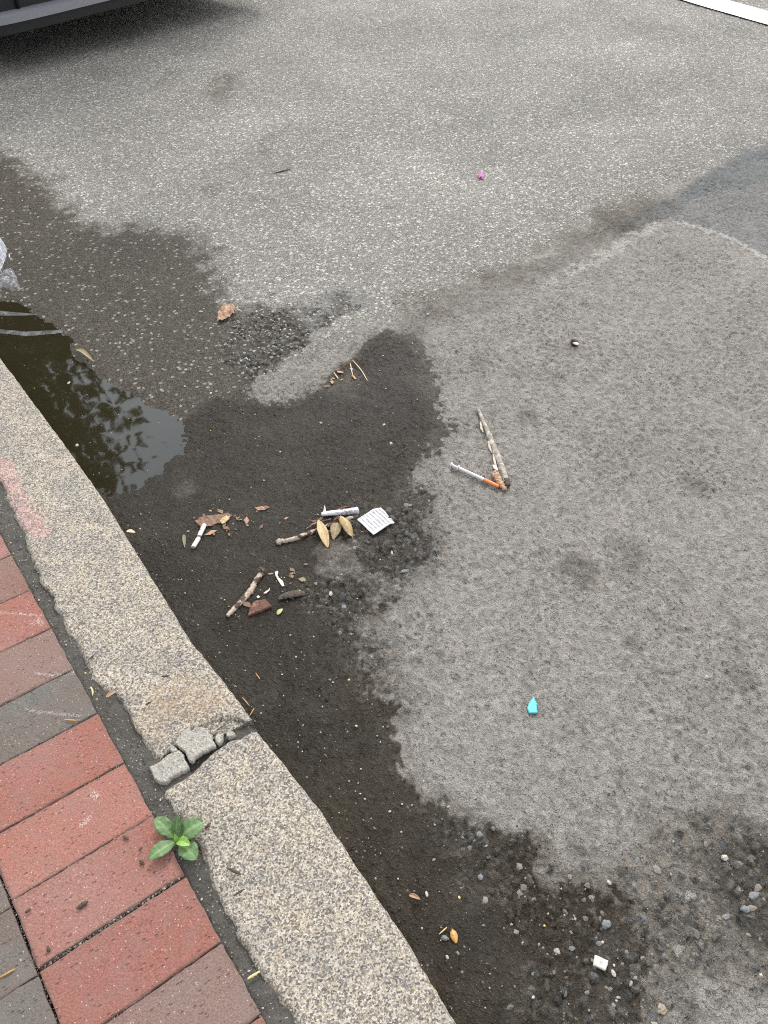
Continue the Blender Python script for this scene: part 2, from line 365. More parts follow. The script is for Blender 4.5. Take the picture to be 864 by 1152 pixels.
pit2 = m.math('MULTIPLY', m.math('MULTIPLY', m.ramp(pitn, [(.335, 1.0), (.385, 0.0)]), m.ramp(m.noise(6, 3, .6, vec=flat), [(.35, .25), (.6, 1.0)])), m.math('MULTIPLY_ADD', mud, -.35, 1.0))
ridge = m.math('MULTIPLY', m.math('MULTIPLY', m.ramp(ce.outputs['Distance'], [(.02, 1.0), (.19, 0.0)]), cmask), m.ramp(m.noise(120, 1, vec=flat), [(.42, 0.0), (.54, 1.0)]))
ridge = m.math('MULTIPLY', ridge, m.math('MULTIPLY_ADD', mud, -.25, 1.0))
crev = pit2
plate = m.sep(cf.outputs['Color'], 0)
bcol = m.mix(1.0, bcol, m.ramp(plate, [(0, .92), (.5, 1.0), (1, 1.08)]), 'MULTIPLY')
bcol = m.mix(m.math('MULTIPLY', ridge, .55), bcol, m.mix(1.0, bcol, (1.28, 1.27, 1.25), 'MULTIPLY'))
bcol = m.mix(m.math('MULTIPLY', crev, .55), bcol, m.mix(1.0, bcol, (.34, .31, .27), 'MULTIPLY'))
colr = m.mix(am, bcol, acol)
dark = m.ramp(wet, [(0, 1.0), (1, (.245, .222, .182))])
keep = m.math('MULTIPLY', m.math('MULTIPLY', pres, m.math('GREATER_THAN', rc, .86)), am)
dark = m.mix(m.math('MULTIPLY', keep, .34), dark, (1., 1., 1.))
colr = m.mix(1.0, colr, dark, 'MULTIPLY')
rgh = m.math('ADD', m.math('MULTIPLY_ADD', m.math('MULTIPLY', wet, m.ramp(m.noise(26, 3, .6, vec=flat), [(.35, .75), (.65, 1.15)])), -.50, .93), m.math('MULTIPLY', m.math('SUBTRACT', fine, .5), .3))
hA = m.math('MULTIPLY', m.math('ADD', m.math('MULTIPLY', pres, m.math('MULTIPLY_ADD', rc2, .6, .4)), m.math('MULTIPLY', st2, .4)), am)
nb = m.bump(hA, .0035)
mid = m.noise(210, 2, .6, vec=m.mapping((1, .6, 1), flat, (0, 0, .7)))
hB = m.math('ADD', m.math('MULTIPLY_ADD', fine, .8, m.math('MULTIPLY', mid, 1.3)), m.math('MULTIPLY', fine2, .3))
hB = m.math('SUBTRACT', m.math('MULTIPLY_ADD', plate, .2, hB), m.math('MULTIPLY', crev, 1.0))
hB = m.math('MULTIPLY_ADD', ridge, .75, hB)
nb = m.bump(m.math('MULTIPLY', hB, m.math('MULTIPLY_ADD', mud, -.2, 1)), .0058, 1.0, nb)
ASPH = m.done(colr, rgh, nb, Specular_IOR_Level=m.math('MULTIPLY_ADD', wet, .12, .18))
rd = grid_mesh('road', RX, RY, RZ, ASPH)
attr(rd, 'albedo', ALB, 'FLOAT_COLOR'); attr(rd, 'wet', WETA); attr(rd, 'chip', AM); attr(rd, 'mud', MUD); attr(rd, 'gravel', GR)
tag(rd, 'worn grey asphalt road, dark and wet along the kerb', 'road', kind='structure')

# white painted line far across the road
m = Mat('road_paint')
wn_ = m.noise(60, 5, .7); wf = m.noise(220, 3, .7)
MPAINT = m.done(m.mix(m.ramp(wf, [(.30, 0.0), (.36, 1.0)]), (.25, .24, .23), m.ramp(wn_, [(.35, (.62, .61, .58)), (.6, (.80, .79, .77))])), .7, m.bump(wf, .002))
P = []; 
ys = np.arange(-3.0, 8.0, .06)
xl = 4.105+.004*np.sin(ys*7)+.006*(vn(ys*9, ys*0, 3)-.5); xr = 4.305+.006*(vn(ys*9, ys*0+5, 4)-.5)-.004
xx = np.stack([xl+(xr-xl)*t for t in np.linspace(0, 1, 5)], 1); yy = np.repeat(ys[:, None], 5, 1)
zz = np.full(xx.shape, ZR+.0062)
o = grid_mesh('road_line', xx, yy, zz, MPAINT); tag(o, 'white painted lane line crossing the far asphalt', 'road line', kind='structure')

# ------------------------------------------------------------------ puddle
m = Mat('murky_water')
fr = m.n('ShaderNodeFresnel'); fr.inputs['IOR'].default_value = 1.45
nrm = m.bump(m.noise(9, 2), .0003); m.put(fr.inputs['Normal'], nrm)
tr = m.n('ShaderNodeBsdfTransparent'); tr.inputs['Color'].default_value = (.52, .47, .31, 1)
gl = m.n('ShaderNodeBsdfGlossy'); gl.inputs['Roughness'].default_value = .03; gl.inputs['Color'].default_value = (.84, .92, 1.0, 1); m.put(gl.inputs['Normal'], nrm)  # blue of the reflected sky is tinted into the gloss colour
ms = m.n('ShaderNodeMixShader'); m.put(ms.inputs[0], fr.outputs[0]); dfm = m.n('ShaderNodeBsdfDiffuse'); dfm.inputs['Color'].default_value = (.052, .046, .026, 1); mm_ = m.n('ShaderNodeMixShader'); mm_.inputs[0].default_value = .32; m.put(mm_.inputs[1], tr.outputs[0]); m.put(mm_.inputs[2], dfm.outputs[0])
m.put(ms.inputs[1], mm_.outputs[0]); m.put(ms.inputs[2], gl.outputs[0]); m.put(m.out.inputs['Surface'], ms.outputs[0])
WATER = m.m
ZW = ZR-.0052
def cdt(poly, step, seed=0):
    rnd = random.Random(seed); P = np.array(poly, float); pts = []
    for a, b in zip(P, np.roll(P, -1, 0)):
        n = max(1, int(np.linalg.norm(b-a)/step))
        for i in range(n): pts.append(a+(b-a)*i/n)
    nb_ = len(pts); lo = P.min(0); hi = P.max(0)
    gx, gy = np.meshgrid(np.arange(lo[0], hi[0], step), np.arange(lo[1], hi[1], step))
    gx = gx+np.array([rnd.uniform(-.3, .3) for _ in range(gx.size)]).reshape(gx.shape)*step; gy = gy+np.array([rnd.uniform(-.3, .3) for _ in range(gx.size)]).reshape(gx.shape)*step
    d = sdf(P, gx, gy, 1.0); k = d > step*.5
    pts += list(np.stack([gx[k], gy[k]], 1))
    r = delaunay_2d_cdt([Vector(p) for p in pts], [(i, (i+1) % nb_) for i in range(nb_)], [], 1, 1e-7)
    v = np.array([tuple(p) for p in r[0]]); f = [list(t) for t in r[2]]
    return v, f, sdf(P, v[:, 0], v[:, 1], 1.0)
cen = np.mean(PUD, 0)
big_p = []
Pn = np.array(PUD)
for i in range(len(Pn)):
    t = Pn[(i+1) % len(Pn)]-Pn[i-1]; n = np.array([t[1], -t[0]])/np.linalg.norm(t)
    if sdf(PUD, np.array([Pn[i][0]+n[0]*.004]), np.array([Pn[i][1]+n[1]*.004]))[0] > 0: n = -n
    q = Pn[i]+n*.03; q[0] = max(q[0], .17); big_p.append(q)
v, f, _ = cdt(big_p, .03)
o = new('puddle', [(x, y, ZW) for x, y in v], f, WATER); tag(o, 'shallow murky puddle lying along the granite kerb', 'puddle', kind='structure')

# ------------------------------------------------------------------ pavement: bed, strip, bricks
m = Mat('dark_soil')
n_ = m.noise(350, 4, .65); sp = m.vor(260, dim='2D')
c0 = m.mix(1.0, m.ramp(n_, [(.3, (.045, .042, .036)), (.7, (.10, .094, .082))]), m.ramp(m.noise(25, 3), [(.3, .8), (.7, 1.25)]), 'MULTIPLY')
spk = m.math('MULTIPLY', m.ramp(sp.outputs['Distance'], [(.2, 1.0), (.3, 0.0)]), m.math('GREATER_THAN', m.sep(sp.outputs['Color'], 0), .94))
SOIL = m.done(m.mix(m.math('MULTIPLY', spk, .8), c0, (.36, .34, .30)), .85, m.bump(n_, .003))
o = new('sidewalk_bed', [(-70, -70, -.03), (.17, -70, -.03), (.17, 70, -.03), (-70, 70, -.03)], [(0, 1, 2, 3)], SOIL); tag(o, 'earth bed under the brick pavement', 'ground', kind='structure')
ys = np.arange(-1.4, 1.8, .0035); xs = np.linspace(-.006, .075, 24); X, Y = np.meshgrid(xs, ys)
Z = -.0075+(fbm(X, Y, .03, 5, 4)-.5)*.007+(fbm(X, Y, .006, 6, 2)-.5)*.003-.004*ss(.0, -.004, X)
o = grid_mesh('soil_strip', X, Y, Z, SOIL); tag(o, 'dark soil strip between the bricks and the kerb', 'soil', kind='structure')

m = Mat('fired_brick')
bc = m.at('tint', 'Color'); ch = m.at('chalk'); ed = m.at('edge')
n1 = m.noise(430, 4, .7); n2 = m.noise(38, 4, .6); n3 = m.noise(150, 3, .6)
c0 = m.mix(1.0, bc, m.ramp(n1, [(.30, .55), (.5, 1.0), (.70, 1.42)]), 'MULTIPLY')
c0 = m.mix(m.ramp(n2, [(.44, 0.0), (.72, .55)]), c0, m.mix(.5, bc, (.20, .165, .15)))
sp = m.vor(330); spk = m.math('MULTIPLY', m.ramp(sp.outputs['Distance'], [(.2, 1.0), (.33, 0.0)]), m.math('GREATER_THAN', m.sep(sp.outputs['Color'], 0), .93))
c0 = m.mix(m.math('MULTIPLY', spk, .6), c0, (.62, .56, .50))
sp2 = m.vor(260, m.mapping((.4, 1, 1), m.geo)); pk = m.math('MULTIPLY', m.ramp(sp2.outputs['Distance'], [(.16, 1.0), (.30, 0.0)]), m.math('GREATER_THAN', m.sep(sp2.outputs['Color'], 1), .80))
c0 = m.mix(m.math('MULTIPLY', pk, .45), c0, (.10, .06, .05))
c0 = m.mix(m.math('MULTIPLY', ch, m.ramp(n1, [(.46, 0.0), (.66, .75)])), c0, (.66, .62, .58))
c0 = m.mix(m.math('MULTIPLY', ed, m.ramp(n3, [(.35, .1), (.65, .75)])), c0, (.125, .098, .082))
hh = m.math('SUBTRACT', m.math('ADD', m.math('MULTIPLY', n1, .7), m.math('MULTIPLY', n3, .5)), m.math('MULTIPLY', pk, .7))
BRICK = m.done(c0, .88, m.bump(hh, .0022), Specular_IOR_Level=.3)

RED = (.262, .119, .097); RED2 = (.280, .130, .105); DULL = (.205, .125, .104); GREY = (.142, .116, .100); DARK = (.122, .105, .092); PINK = (.275, .126, .108)
edge_px = [(34.8,662.8),(56.5,706.5),(81.5,752.8),(109.6,802.2),(139.8,857.4),(171,918),(208,983),(250.4,1059.6),(294.4,1140.7)]
ye = [at(u, v, 0)[1] for u, v in edge_px]; PITCHB = (ye[0]-ye[-1])/8; BL = .2040
rows = [(ye[i], ye[i+1]) for i in range(8)]
tints = [RED, DULL, GREY, RED, RED2, RED2, RED, DULL]
top_t = [DULL, PINK, DULL, RED, GREY, DULL, RED, RED]
y = ye[0]
for i in range(50): rows.insert(0, (y+PITCHB, y)); tints.insert(0, top_t[i % 8]); y += PITCHB
y = ye[-1]
for i in range(12): rows.append((y, y-PITCHB)); tints.append([RED, DULL, GREY, RED2][i % 4]); y -= PITCHB
CH = [(ats([(38, 757), (60, 759), (79, 758)], 0), .0016), (ats([(28, 797), (44, 801), (66, 803), (90, 805)], 0), .002), (ats([(0, 689), (20, 690), (48, 692)], 0), .0018), (ats([(80, 753), (84, 757)], 0), .003),
      (ats([(36, 700), (42, 697), (46, 701)], 0), .005), (ats([(105, 893), (108, 896)], 0), .006), (ats([(92, 928), (100, 920)], 0), .004)]
bv, bf, btint, bchalk, bedge = [], [], [], [], []
rb = random.Random(5); nbase = 0
for col_i in range(-8, 1):
    for ri, (y1, y0) in enumerate(rows):
        x1 = col_i*(BL+.0030); x0 = x1-BL
        if col_i < 0: y1b, y0b = y1-.008, y0-.008
        else: y1b, y0b = y1, y0
        fineb = col_i >= -1 and 46 <= ri <= 60
        gap = .0007
        if col_i == 0 and abs(y1-ye[6]) < 1e-6: y1b -= .0035
        if col_i == 0 and abs(y1-ye[5]) < 1e-6: y1b += .0011
        ya, yb_ = y0b+gap, y1b-gap
        nx, ny = (82, 41) if fineb else (8, 5)
        u = np.linspace(0, 1, nx); v_ = np.linspace(0, 1, ny)
        if fineb:
            u = np.concatenate([[0, .002, .006, .012], np.linspace(.02, .98, nx-8), [.988, .994, .998, 1]]); v_ = np.concatenate([[0, .006, .014, .026], np.linspace(.05, .95, ny-8), [.974, .986, .994, 1]])
        U, V = np.meshgrid(u, v_); X = x0+(x1-x0)*U; Y = ya+(yb_-ya)*V
        sd_ = rb.randint(0, 999)
        X = X+(np.where(U > .5, 1, -1))*(np.abs(U-.5)*2)**6*(fbm(X, Y, .02, sd_, 3)-.55)*.0030
        Y = Y+(np.where(V > .5, 1, -1))*(np.abs(V-.5)*2)**6*(fbm(X, Y, .018, sd_+1, 3)-.55)*.0036
        dE = np.minimum(np.minimum(X-x0, x1-X), np.minimum(Y-ya, yb_-Y)); dE = np.maximum(dE, 0)
        chip = (fbm(X, Y, .014, sd_+4, 3)-.42)*.012
        Z = (fbm(X, Y, .05, sd_+2, 3)-.5)*.0022-.0014*(1-np.clip(dE/.0024, 0, 1))**2-ss(.0, .004, chip-dE*1.4)*.0018
        Z = Z+rb.uniform(-.0012, .0008)+rb.uniform(-.006, .006)*(U-.5)*.3+rb.uniform(-.008, .008)*(V-.5)*.2
        n = nx*ny; co = np.stack([X, Y, Z], -1).reshape(-1, 3); bv.append(co)
        i = np.arange(n).reshape(ny, nx)+nbase
        bf.append(np.stack([i[:-1, :-1], i[:-1, 1:], i[1:, 1:], i[1:, :-1]], -1).reshape(-1, 4))
        ring = np.concatenate([i[0, :], i[1:, -1], i[-1, ::-1][1:], i[::-1, 0][1:-1]])
        rc_ = co[ring-nbase].copy(); rc_[:, 2] = -.035; bv.append(rc_); j = np.arange(len(ring))+nbase+n
        bf.append(np.stack([ring, j, np.roll(j, -1), np.roll(ring, -1)], -1)[:, ::-1] if False else np.stack([j, np.roll(j, -1), np.roll(ring, -1), ring], -1))
        t = tints[ri] if col_i == 0 else [DARK, GREY, DARK, DULL, RED, GREY, PINK, DARK][(ri*3+col_i*5+ (0 if col_i == -1 else 3)) % (3 if col_i == -1 else 8)]
        t = np.array(t)*rb.uniform(.94, 1.06)
        # kiln variation across one brick
        gr_ = (fbm(X, Y, .11, sd_+7, 2)-.5)[..., None]*1.1
        tt = t[None, None, :]*(1+gr_*.22)+gr_*np.array([-.05, .01, .02])
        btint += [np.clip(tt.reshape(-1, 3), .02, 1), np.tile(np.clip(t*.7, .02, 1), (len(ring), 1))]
        chk = np.zeros(X.shape)
        if fineb:
            for Pp, wd in CH: chk = np.maximum(chk, 1-ss(wd*.4, wd*1.3, polydist(Pp, X, Y)+.001*(fbm(X, Y, .004, 9, 2)-.5)))
        bchalk += [chk.ravel(), np.zeros(len(ring))]
        eg = ss(.006, .0, dE-.003*(fbm(X, Y, .02, sd_+9, 3)-.4)); bedge += [eg.ravel(), np.ones(len(ring))]
        nbase += n+len(ring)
bv = np.concatenate(bv); bfl = np.concatenate(bf)
o = new('brick_pavement', bv, bfl.tolist(), BRICK); attr(o, 'tint', np.concatenate(btint), 'FLOAT_COLOR'); attr(o, 'chalk', np.concatenate(bchalk)); attr(o, 'edge', np.concatenate(bedge))
tag(o, 'red and grey brick pavement beside the kerb', 'pavement', kind='structure')

# ------------------------------------------------------------------ granite kerb
m = Mat('granite')
g1 = m.vor(420); rr = m.sep(g1.outputs['Color'], 0)
col = m.ramp(rr, [(0, (.045, .045, .05)), (.13, (.16, .155, .155)), (.28, (.33, .31, .28)), (.44, (.56, .51, .44)), (.64, (.70, .66, .59)), (.82, (.54, .45, .33)), (.92, (.80, .77, .71))], 'CONSTANT')
g2 = m.vor(620); col = m.mix(m.math('MULTIPLY', m.math('GREATER_THAN', m.sep(g2.outputs['Color'], 1), .84), .75), col, (.10, .10, .105))
col = m.mix(.28, col, m.ramp(m.noise(480, 3, .7), [(.3, (.10, .10, .10)), (.55, (.50, .46, .40)), (.72, (.84, .80, .72))]))
col = m.mix(m.ramp(m.noise(70, 5, .75), [(.56, 0.0), (.74, .55)]), col, (.30, .27, .22)); cl = m.noise(16, 4, .6); col = m.mix(1.0, col, m.ramp(cl, [(.3, (.58, .575, .57)), (.55, (.76, .735, .685)), (.75, (.83, .775, .675))]), 'MULTIPLY')
col = m.mix(m.math('MULTIPLY', m.at('rust'), m.ramp(m.noise(120, 3, .7), [(.35, .0), (.68, .5)])), col, (.36, .22, .11))
col = m.mix(m.math('MULTIPLY', m.at('grime'), m.ramp(m.noise(150, 3, .7), [(.3, .3), (.65, .95)])), col, (.085, .075, .06))
col = m.mix(m.math('MULTIPLY', m.at('spray'), m.math('MULTIPLY', m.ramp(m.noise(420, 3, .75), [(.44, 0.0), (.60, .75)]), m.ramp(m.noise(60, 3, .6), [(.35, .35), (.6, 1.0)]))), col, (.62, .24, .26))
GRANITE = m.done(col, .72, m.bump(m.math('ADD', m.noise(260, 4, .7), m.math('MULTIPLY', rr, .35)), .0026), Specular_IOR_Level=.4)

def line_fn(pts):
    a = np.array(sorted(pts, key=lambda p: p[1])); return lambda y: np.interp(y, a[:, 1], a[:, 0])
KB1 = line_fn([(.036,3),(.046,1.6),(.042,.7),(.048,.321),(.039,.248),(.040,.187),(.031,.12),(.026,.042),(.021,.006),(.027,-.041),(.020,-.068),(.019,-.127),(.022,-.148),(.020,-.192),(.019,-.221),(.024,-.277),(.037,-.291),(.038,-.344),(.037,-.391),(.041,-.445)])
KB2 = line_fn([(.034,-.480),(.027,-.5),(.028,-.525),(.035,-.587),(.030,-.614),(.022,-.66),(.021,-.716),(.021,-.787),(.027,-.822),(.027,-.9),(.022,-1.1),(.03,-1.5),(.025,-2.4)])
KF1 = line_fn([(.19,3),(.187,.755),(.191,.648),(.193,.51),(.196,.376),(.1985,.255),(.1975,.112),(.194,.028),(.190,-.075),(.186,-.198),(.184,-.268),(.188,-.326),(.193,-.408),(.194,-.47)])
KF2 = line_fn([(.191,-.46),(.190,-.485),(.194,-.531),(.198,-.603),(.200,-.648),(.199,-.696),(.197,-.785),(.196,-.867),(.192,-.928),(.189,-.976),(.188,-1.2),(.19,-2.4)])
SPRAY = ats([(-12,512),(4,514),(18,524),(26,548),(40,572),(58,596),(56,606),(40,606),(22,590),(14,566),(0,548),(-12,540)], 0)
RUST = ats([(160,770),(235,760),(262,790),(238,812),(196,820),(172,846),(150,812)], 0)
def kerb_stone(name, ya, yb, kb, kf, end_a, end_b, sd_, step, label):
    # profile across: back wall bottom -> back edge -> top -> rounded front -> front wall bottom
    nt = max(10, int(.15/step)); rF, rB = .011, .005
    ys = np.arange(ya, yb+step*.5, step); ys[-1] = yb
    t = np.linspace(0, 1, nt); prof = []
    # (weight towards front 0..1, offset x, z)
    prof += [(0, .006, -.22), (0, .004, -.06), (0, .001, -.02), (0, 0, -.010)]
    for k_ in range(4): a_ = k_/4*math.pi/2; prof.append((0, rB*(1-math.cos(a_)), -rB*(1-math.sin(a_))-.001))
    for s_ in t: prof.append((s_, rB*(1-s_)-rF*s_, 0))
    for k_ in range(1, 7): a_ = k_/6*math.pi/2; prof.append((1, -rF*(1-math.sin(a_)), -rF*(1-math.cos(a_))))
    prof += [(1, .002, -.025), (1, .003, -.05), (1, .004, -.09), (1, .004, -.22)]
    prof = np.array(prof); ns = len(prof)
    Yg = np.repeat(ys[:, None], ns, 1); s_ = prof[None, :, 0]+0*Yg
    # ends are not cut square
    def warp(Y): 
        f0 = ss(ya+.06, ya, Y); f1 = ss(yb-.06, yb, Y); return Y+f0*end_a(s_)+f1*end_b(s_)
    Y2 = warp(Yg)
    b_ = kb(Y2); f_ = kf(Y2)
    rough = (fbm(Y2, s_*.15+0*Y2, .012, sd_, 3)-.5)
    b_ = b_+rough*.009*(s_ < .5)+ (fbm(Y2, 0*Y2, .05, sd_+3, 3)-.5)*.005
    f_ = f_+(fbm(Y2, 0*Y2, .06, sd_+5, 3)-.5)*.0022+(fbm(Y2, s_*.02, .010, sd_+6, 2)-.5)*.0022
    X = b_+(f_-b_)*s_+prof[None, :, 1]
    Z = prof[None, :, 2]+0*X
    top = ss(-.012, -.002, Z)
    Z = Z+top*((fbm(X, Y2, .06, sd_+8, 3)-.5)*.006+(fbm(X, Y2, .008, sd_+9, 2)-.5)*.0018)
    # worn back arris and chipped ends
    dB = X-b_; Z = Z-top*ss(.016, 0, dB)*.0035*ss(.4, .7, fbm(X, Y2, .03, sd_+11, 3))
    de = np.minimum(Y2-(ya+end_a(s_)), (yb+end_b(s_))-Y2); Z = Z-top*(.005*np.clip(1-de/.010, 0, 1)**2+.004*ss(.03, 0, de)*ss(.4, .65, fbm(X, Y2, .02, sd_+13, 2)))
    o = grid_mesh(name, X, Y2, Z, GRANITE)
    ny = len(ys); bm = bmesh.new(); bm.from_mesh(o.data); bm.verts.ensure_lookup_table()
    for r in (0, ny-1):
        vs = [bm.verts[r*ns+k_] for k_ in range(ns)]
        try: bm.faces.new(vs if r else vs[::-1])
        except ValueError: pass
    bmesh.ops.recalc_face_normals(bm, faces=bm.faces); bm.to_mesh(o.data); bm.free()
    n = len(o.data.vertices); co = np.empty(n*3, np.float32); o.data.vertices.foreach_get('co', co); co = co.reshape(-1, 3)
    x, y_, z_ = co.T
    attr(o, 'spray', ss(-.008, .012, sdf(SPRAY, x, y_)+(fbm(x, y_, .012, 3, 2)-.5)*.016)*(z_ > -.012))
    attr(o, 'rust', ss(-.02, .035, sdf(RUST, x, y_)+(fbm(x, y_, .03, 4, 3)-.5)*.03))
    low = ss(-.009, -.016, z_)
    bk = ss(.010, .0, x-np.where(y_ > -.46, KB1(y_), KB2(y_)))*.55
    attr(o, 'grime', np.clip(np.maximum(low, bk*ss(.4, .6, fbm(x, y_, .02, 5, 3))), 0, 1))
    tag(o, label, 'kerb', 'granite kerb stones'); return o
zero = lambda s: 0*s
JA = lambda s: np.interp(s, [0, .2, .45, .7, .88, 1], [.013, .018, .030, .026, .014, -.006])    # stone 1 near end
JB = lambda s: np.interp(s, [0, .2, .5, .75, 1], [-.012, -.010, .000, .004, -.002])
kerb_stone('kerb_stone', -.452, 1.36, KB1, KF1, JA, zero, 40, .0032, 'long granite kerb stone with faded pink spray mark beside the puddle')
kerb_stone('kerb_stone', -2.3, -.478, KB2, KF2, zero, JB, 60, .0032, 'granite kerb stone beside the green weed, below the broken mortar joint')
o = kerb_stone('kerb_stone', 1.368, 3.2, KB1, KF1, zero, zero, 80, .02, 'granite kerb stone running on towards the parked car')
kerb_stone('kerb_stone', 3.208, 5.4, KB1, KF1, zero, zero, 90, .03, 'granite kerb stone alongside the parked car front wheel')
kerb_stone('kerb_stone', 5.408, 8.0, KB1, KF1, zero, zero, 95, .03, 'granite kerb stone by the street tree, farthest along the kerb')
# dirt at the bottom of the joint
xs = np.linspace(.03, .196, 50); ys = np.linspace(-.50, -.40, 34); X, Y = np.meshgrid(xs, ys)
o = grid_mesh('joint_dirt', X, Y, -.016+(fbm(X, Y, .015, 3, 3)-.5)*.010-.02*ss(.185, .196, X), SOIL); tag(o, 'dark dirt in the open joint between the kerb stones', 'soil', kind='structure')

# ================================================================== OBJECTS
# ---- materials
def simple(name, color, rough=.6, var=.25, scale=120, bump=.0006, **kw):
    m = Mat(name); n = m.noise(scale, 4, .6, vec=m.geo)
    return m.done(m.mix(1.0, (*color,), m.ramp(n, [(.3, 1-var), (.7, 1+var)]), 'MULTIPLY'), rough, m.bump(n, bump), **kw)
def bark(name, base, light, amount, dark, wetness=.0):
    m = Mat(name); v = m.mapping((260, 260, 260), m.geo)
    n = m.noise(330, 4, .65); p = m.noise(62, 3, .6); q = m.noise(900, 2, .6)
    c_ = m.mix(m.ramp(n, [(.35, 0.0), (.65, 1.0)]), dark, base)
    c_ = m.mix(m.math('MULTIPLY', m.ramp(p, [(.62-amount*.4, 0.0), (.68-amount*.4, 1.0)]), m.ramp(n, [(.3, .5), (.5, 1.0)])), c_, light)
    return m.done(c_, .8-.35*wetness, m.bump(m.math('ADD', n, m.math('MULTIPLY', q, .4)), .0014), Specular_IOR_Level=.3)
def leafmat(name, base, vein, spot, k=.35, rough=.55):
    m = Mat(name); n = m.noise(240, 4, .6); v = m.noise(900, 2, .6)
    c_ = m.mix(m.math('MULTIPLY', m.ramp(n, [(.45, 0.0), (.68, 1.0)]), k), base, spot)
    c_ = m.mix(m.math('MULTIPLY', m.at('vein'), .6), c_, vein); c_ = m.mix(1.0, c_, m.ramp(v, [(.3, .8), (.7, 1.2)]), 'MULTIPLY')
    m.done(c_, rough, m.bump(n, .0010))
    return m.m
M_BARK_GREY = bark('bark_grey', (.35, .315, .265), (.48, .45, .39), .30, (.24, .21, .175))
M_BARK_BROWN = bark('bark_brown', (.135, .085, .058), (.40, .31, .25), .22, (.045, .028, .020), .5)
M_BARK_PALE = bark('bark_pale', (.12, .078, .052), (.46, .38, .31), .46, (.05, .034, .025), .4)
M_BARK_WET = bark('bark_wet', (.10, .078, .055), (.16, .125, .09), .2, (.035, .028, .022), .7)
M_RUSSET = bark('bark_russet', (.175, .085, .06), (.24, .13, .095), .2, (.07, .035, .026), .3)
M_STRIP = simple('peeled_bark', (.50, .43, .35), .75, .3, 300)
M_DRYLEAF = leafmat('dry_leaf', (.36, .215, .125), (.52, .38, .27), (.15, .085, .05), .6)
M_TANLEAF = leafmat('tan_leaf', (.44, .325, .155), (.52, .42, .24), (.20, .12, .055), .55)
M_OLIVELEAF = leafmat('olive_leaf', (.25, .19, .095), (.35, .28, .16), (.11, .08, .045), .6)
M_ORANGELEAF = leafmat('orange_leaf', (.50, .27, .075), (.58, .38, .16), (.24, .11, .035), .45, .4)
M_RUSTLEAF = leafmat('rust_leaf', (.17, .085, .05), (.28, .16, .10), (.075, .04, .026), .75)
M_GREEN = leafmat('weed_green', (.088, .168, .058), (.22, .34, .13), (.055, .115, .032), .75, .5)
M_GREEN2 = leafmat('weed_green_young', (.20, .36, .06), (.34, .50, .16), (.13, .27, .045), .5, .42)
M_GREYGREEN = leafmat('old_green', (.13, .14, .065), (.20, .20, .11), (.08, .075, .04), .5)
M_NEEDLE = simple('dry_needle', (.46, .24, .085), .6, .2, 500); M_STRAW = simple('straw', (.62, .47, .20), .6, .2, 500); M_PALETWIG = simple('pale_twig', (.56, .42, .29), .7, .25, 500)
M_WOODCHIP = simple('dark_wood_chip', (.058, .038, .030), .8, .5, 500, .0012)
M_WHITEPLASTIC = simple('white_plastic', (.60, .60, .59), .35, .06, 200, .0001)
M_ORANGE = simple('orange_plastic', (.78, .22, .065), .4, .12, 200, .0001)
M_BLACK = simple('black_rubber', (.02, .02, .02), .5, .1)
M_PAPER = simple('white_paper', (.62, .61, .585), .8, .12, 160, .0004)
M_PAPERDIRT = simple('dirty_paper', (.30, .25, .20), .85, .4, 160, .0004)
M_PAPERSCRAP = simple('soggy_paper', (.58, .54, .44), .8, .25, 200, .0006)
M_CYAN = simple('cyan_plastic', (.075, .43, .46), .45, .10, 200, .0002)
M_MAGENTA = simple('magenta_petal', (.55, .10, .40), .6, .35, 400)
M_STONEW = simple('white_stone', (.40, .375, .33), .7, .18, 500, .0010); M_STONEB = simple('blue_grey_stone', (.155, .165, .17), .6, .2, 400, .001); M_STONET = simple('tan_stone', (.28, .23, .175), .75, .3, 400, .001)
M_SEED = bark('dark_seed', (.085, .055, .035), (.40, .33, .25), .12, (.025, .018, .012), .3)

# mortar: grey cement with sand grains
m = Mat('mortar'); n1 = m.noise(420, 4, .7); sp = m.vor(520)
c_ = m.mix(1.0, (.36, .342, .305), m.ramp(n1, [(.28, .62), (.5, 1.0), (.7, 1.3)]), 'MULTIPLY')
c_ = m.mix(m.math('MULTIPLY', m.math('GREATER_THAN', m.sep(sp.outputs['Color'], 0), .9), .7), c_, (.15, .145, .14))
c_ = m.mix(m.math('MULTIPLY', m.math('GREATER_THAN', m.sep(sp.outputs['Color'], 1), .88), .6), c_, (.60, .56, .48))
MORTAR = m.done(c_, .9, m.bump(n1, .003))

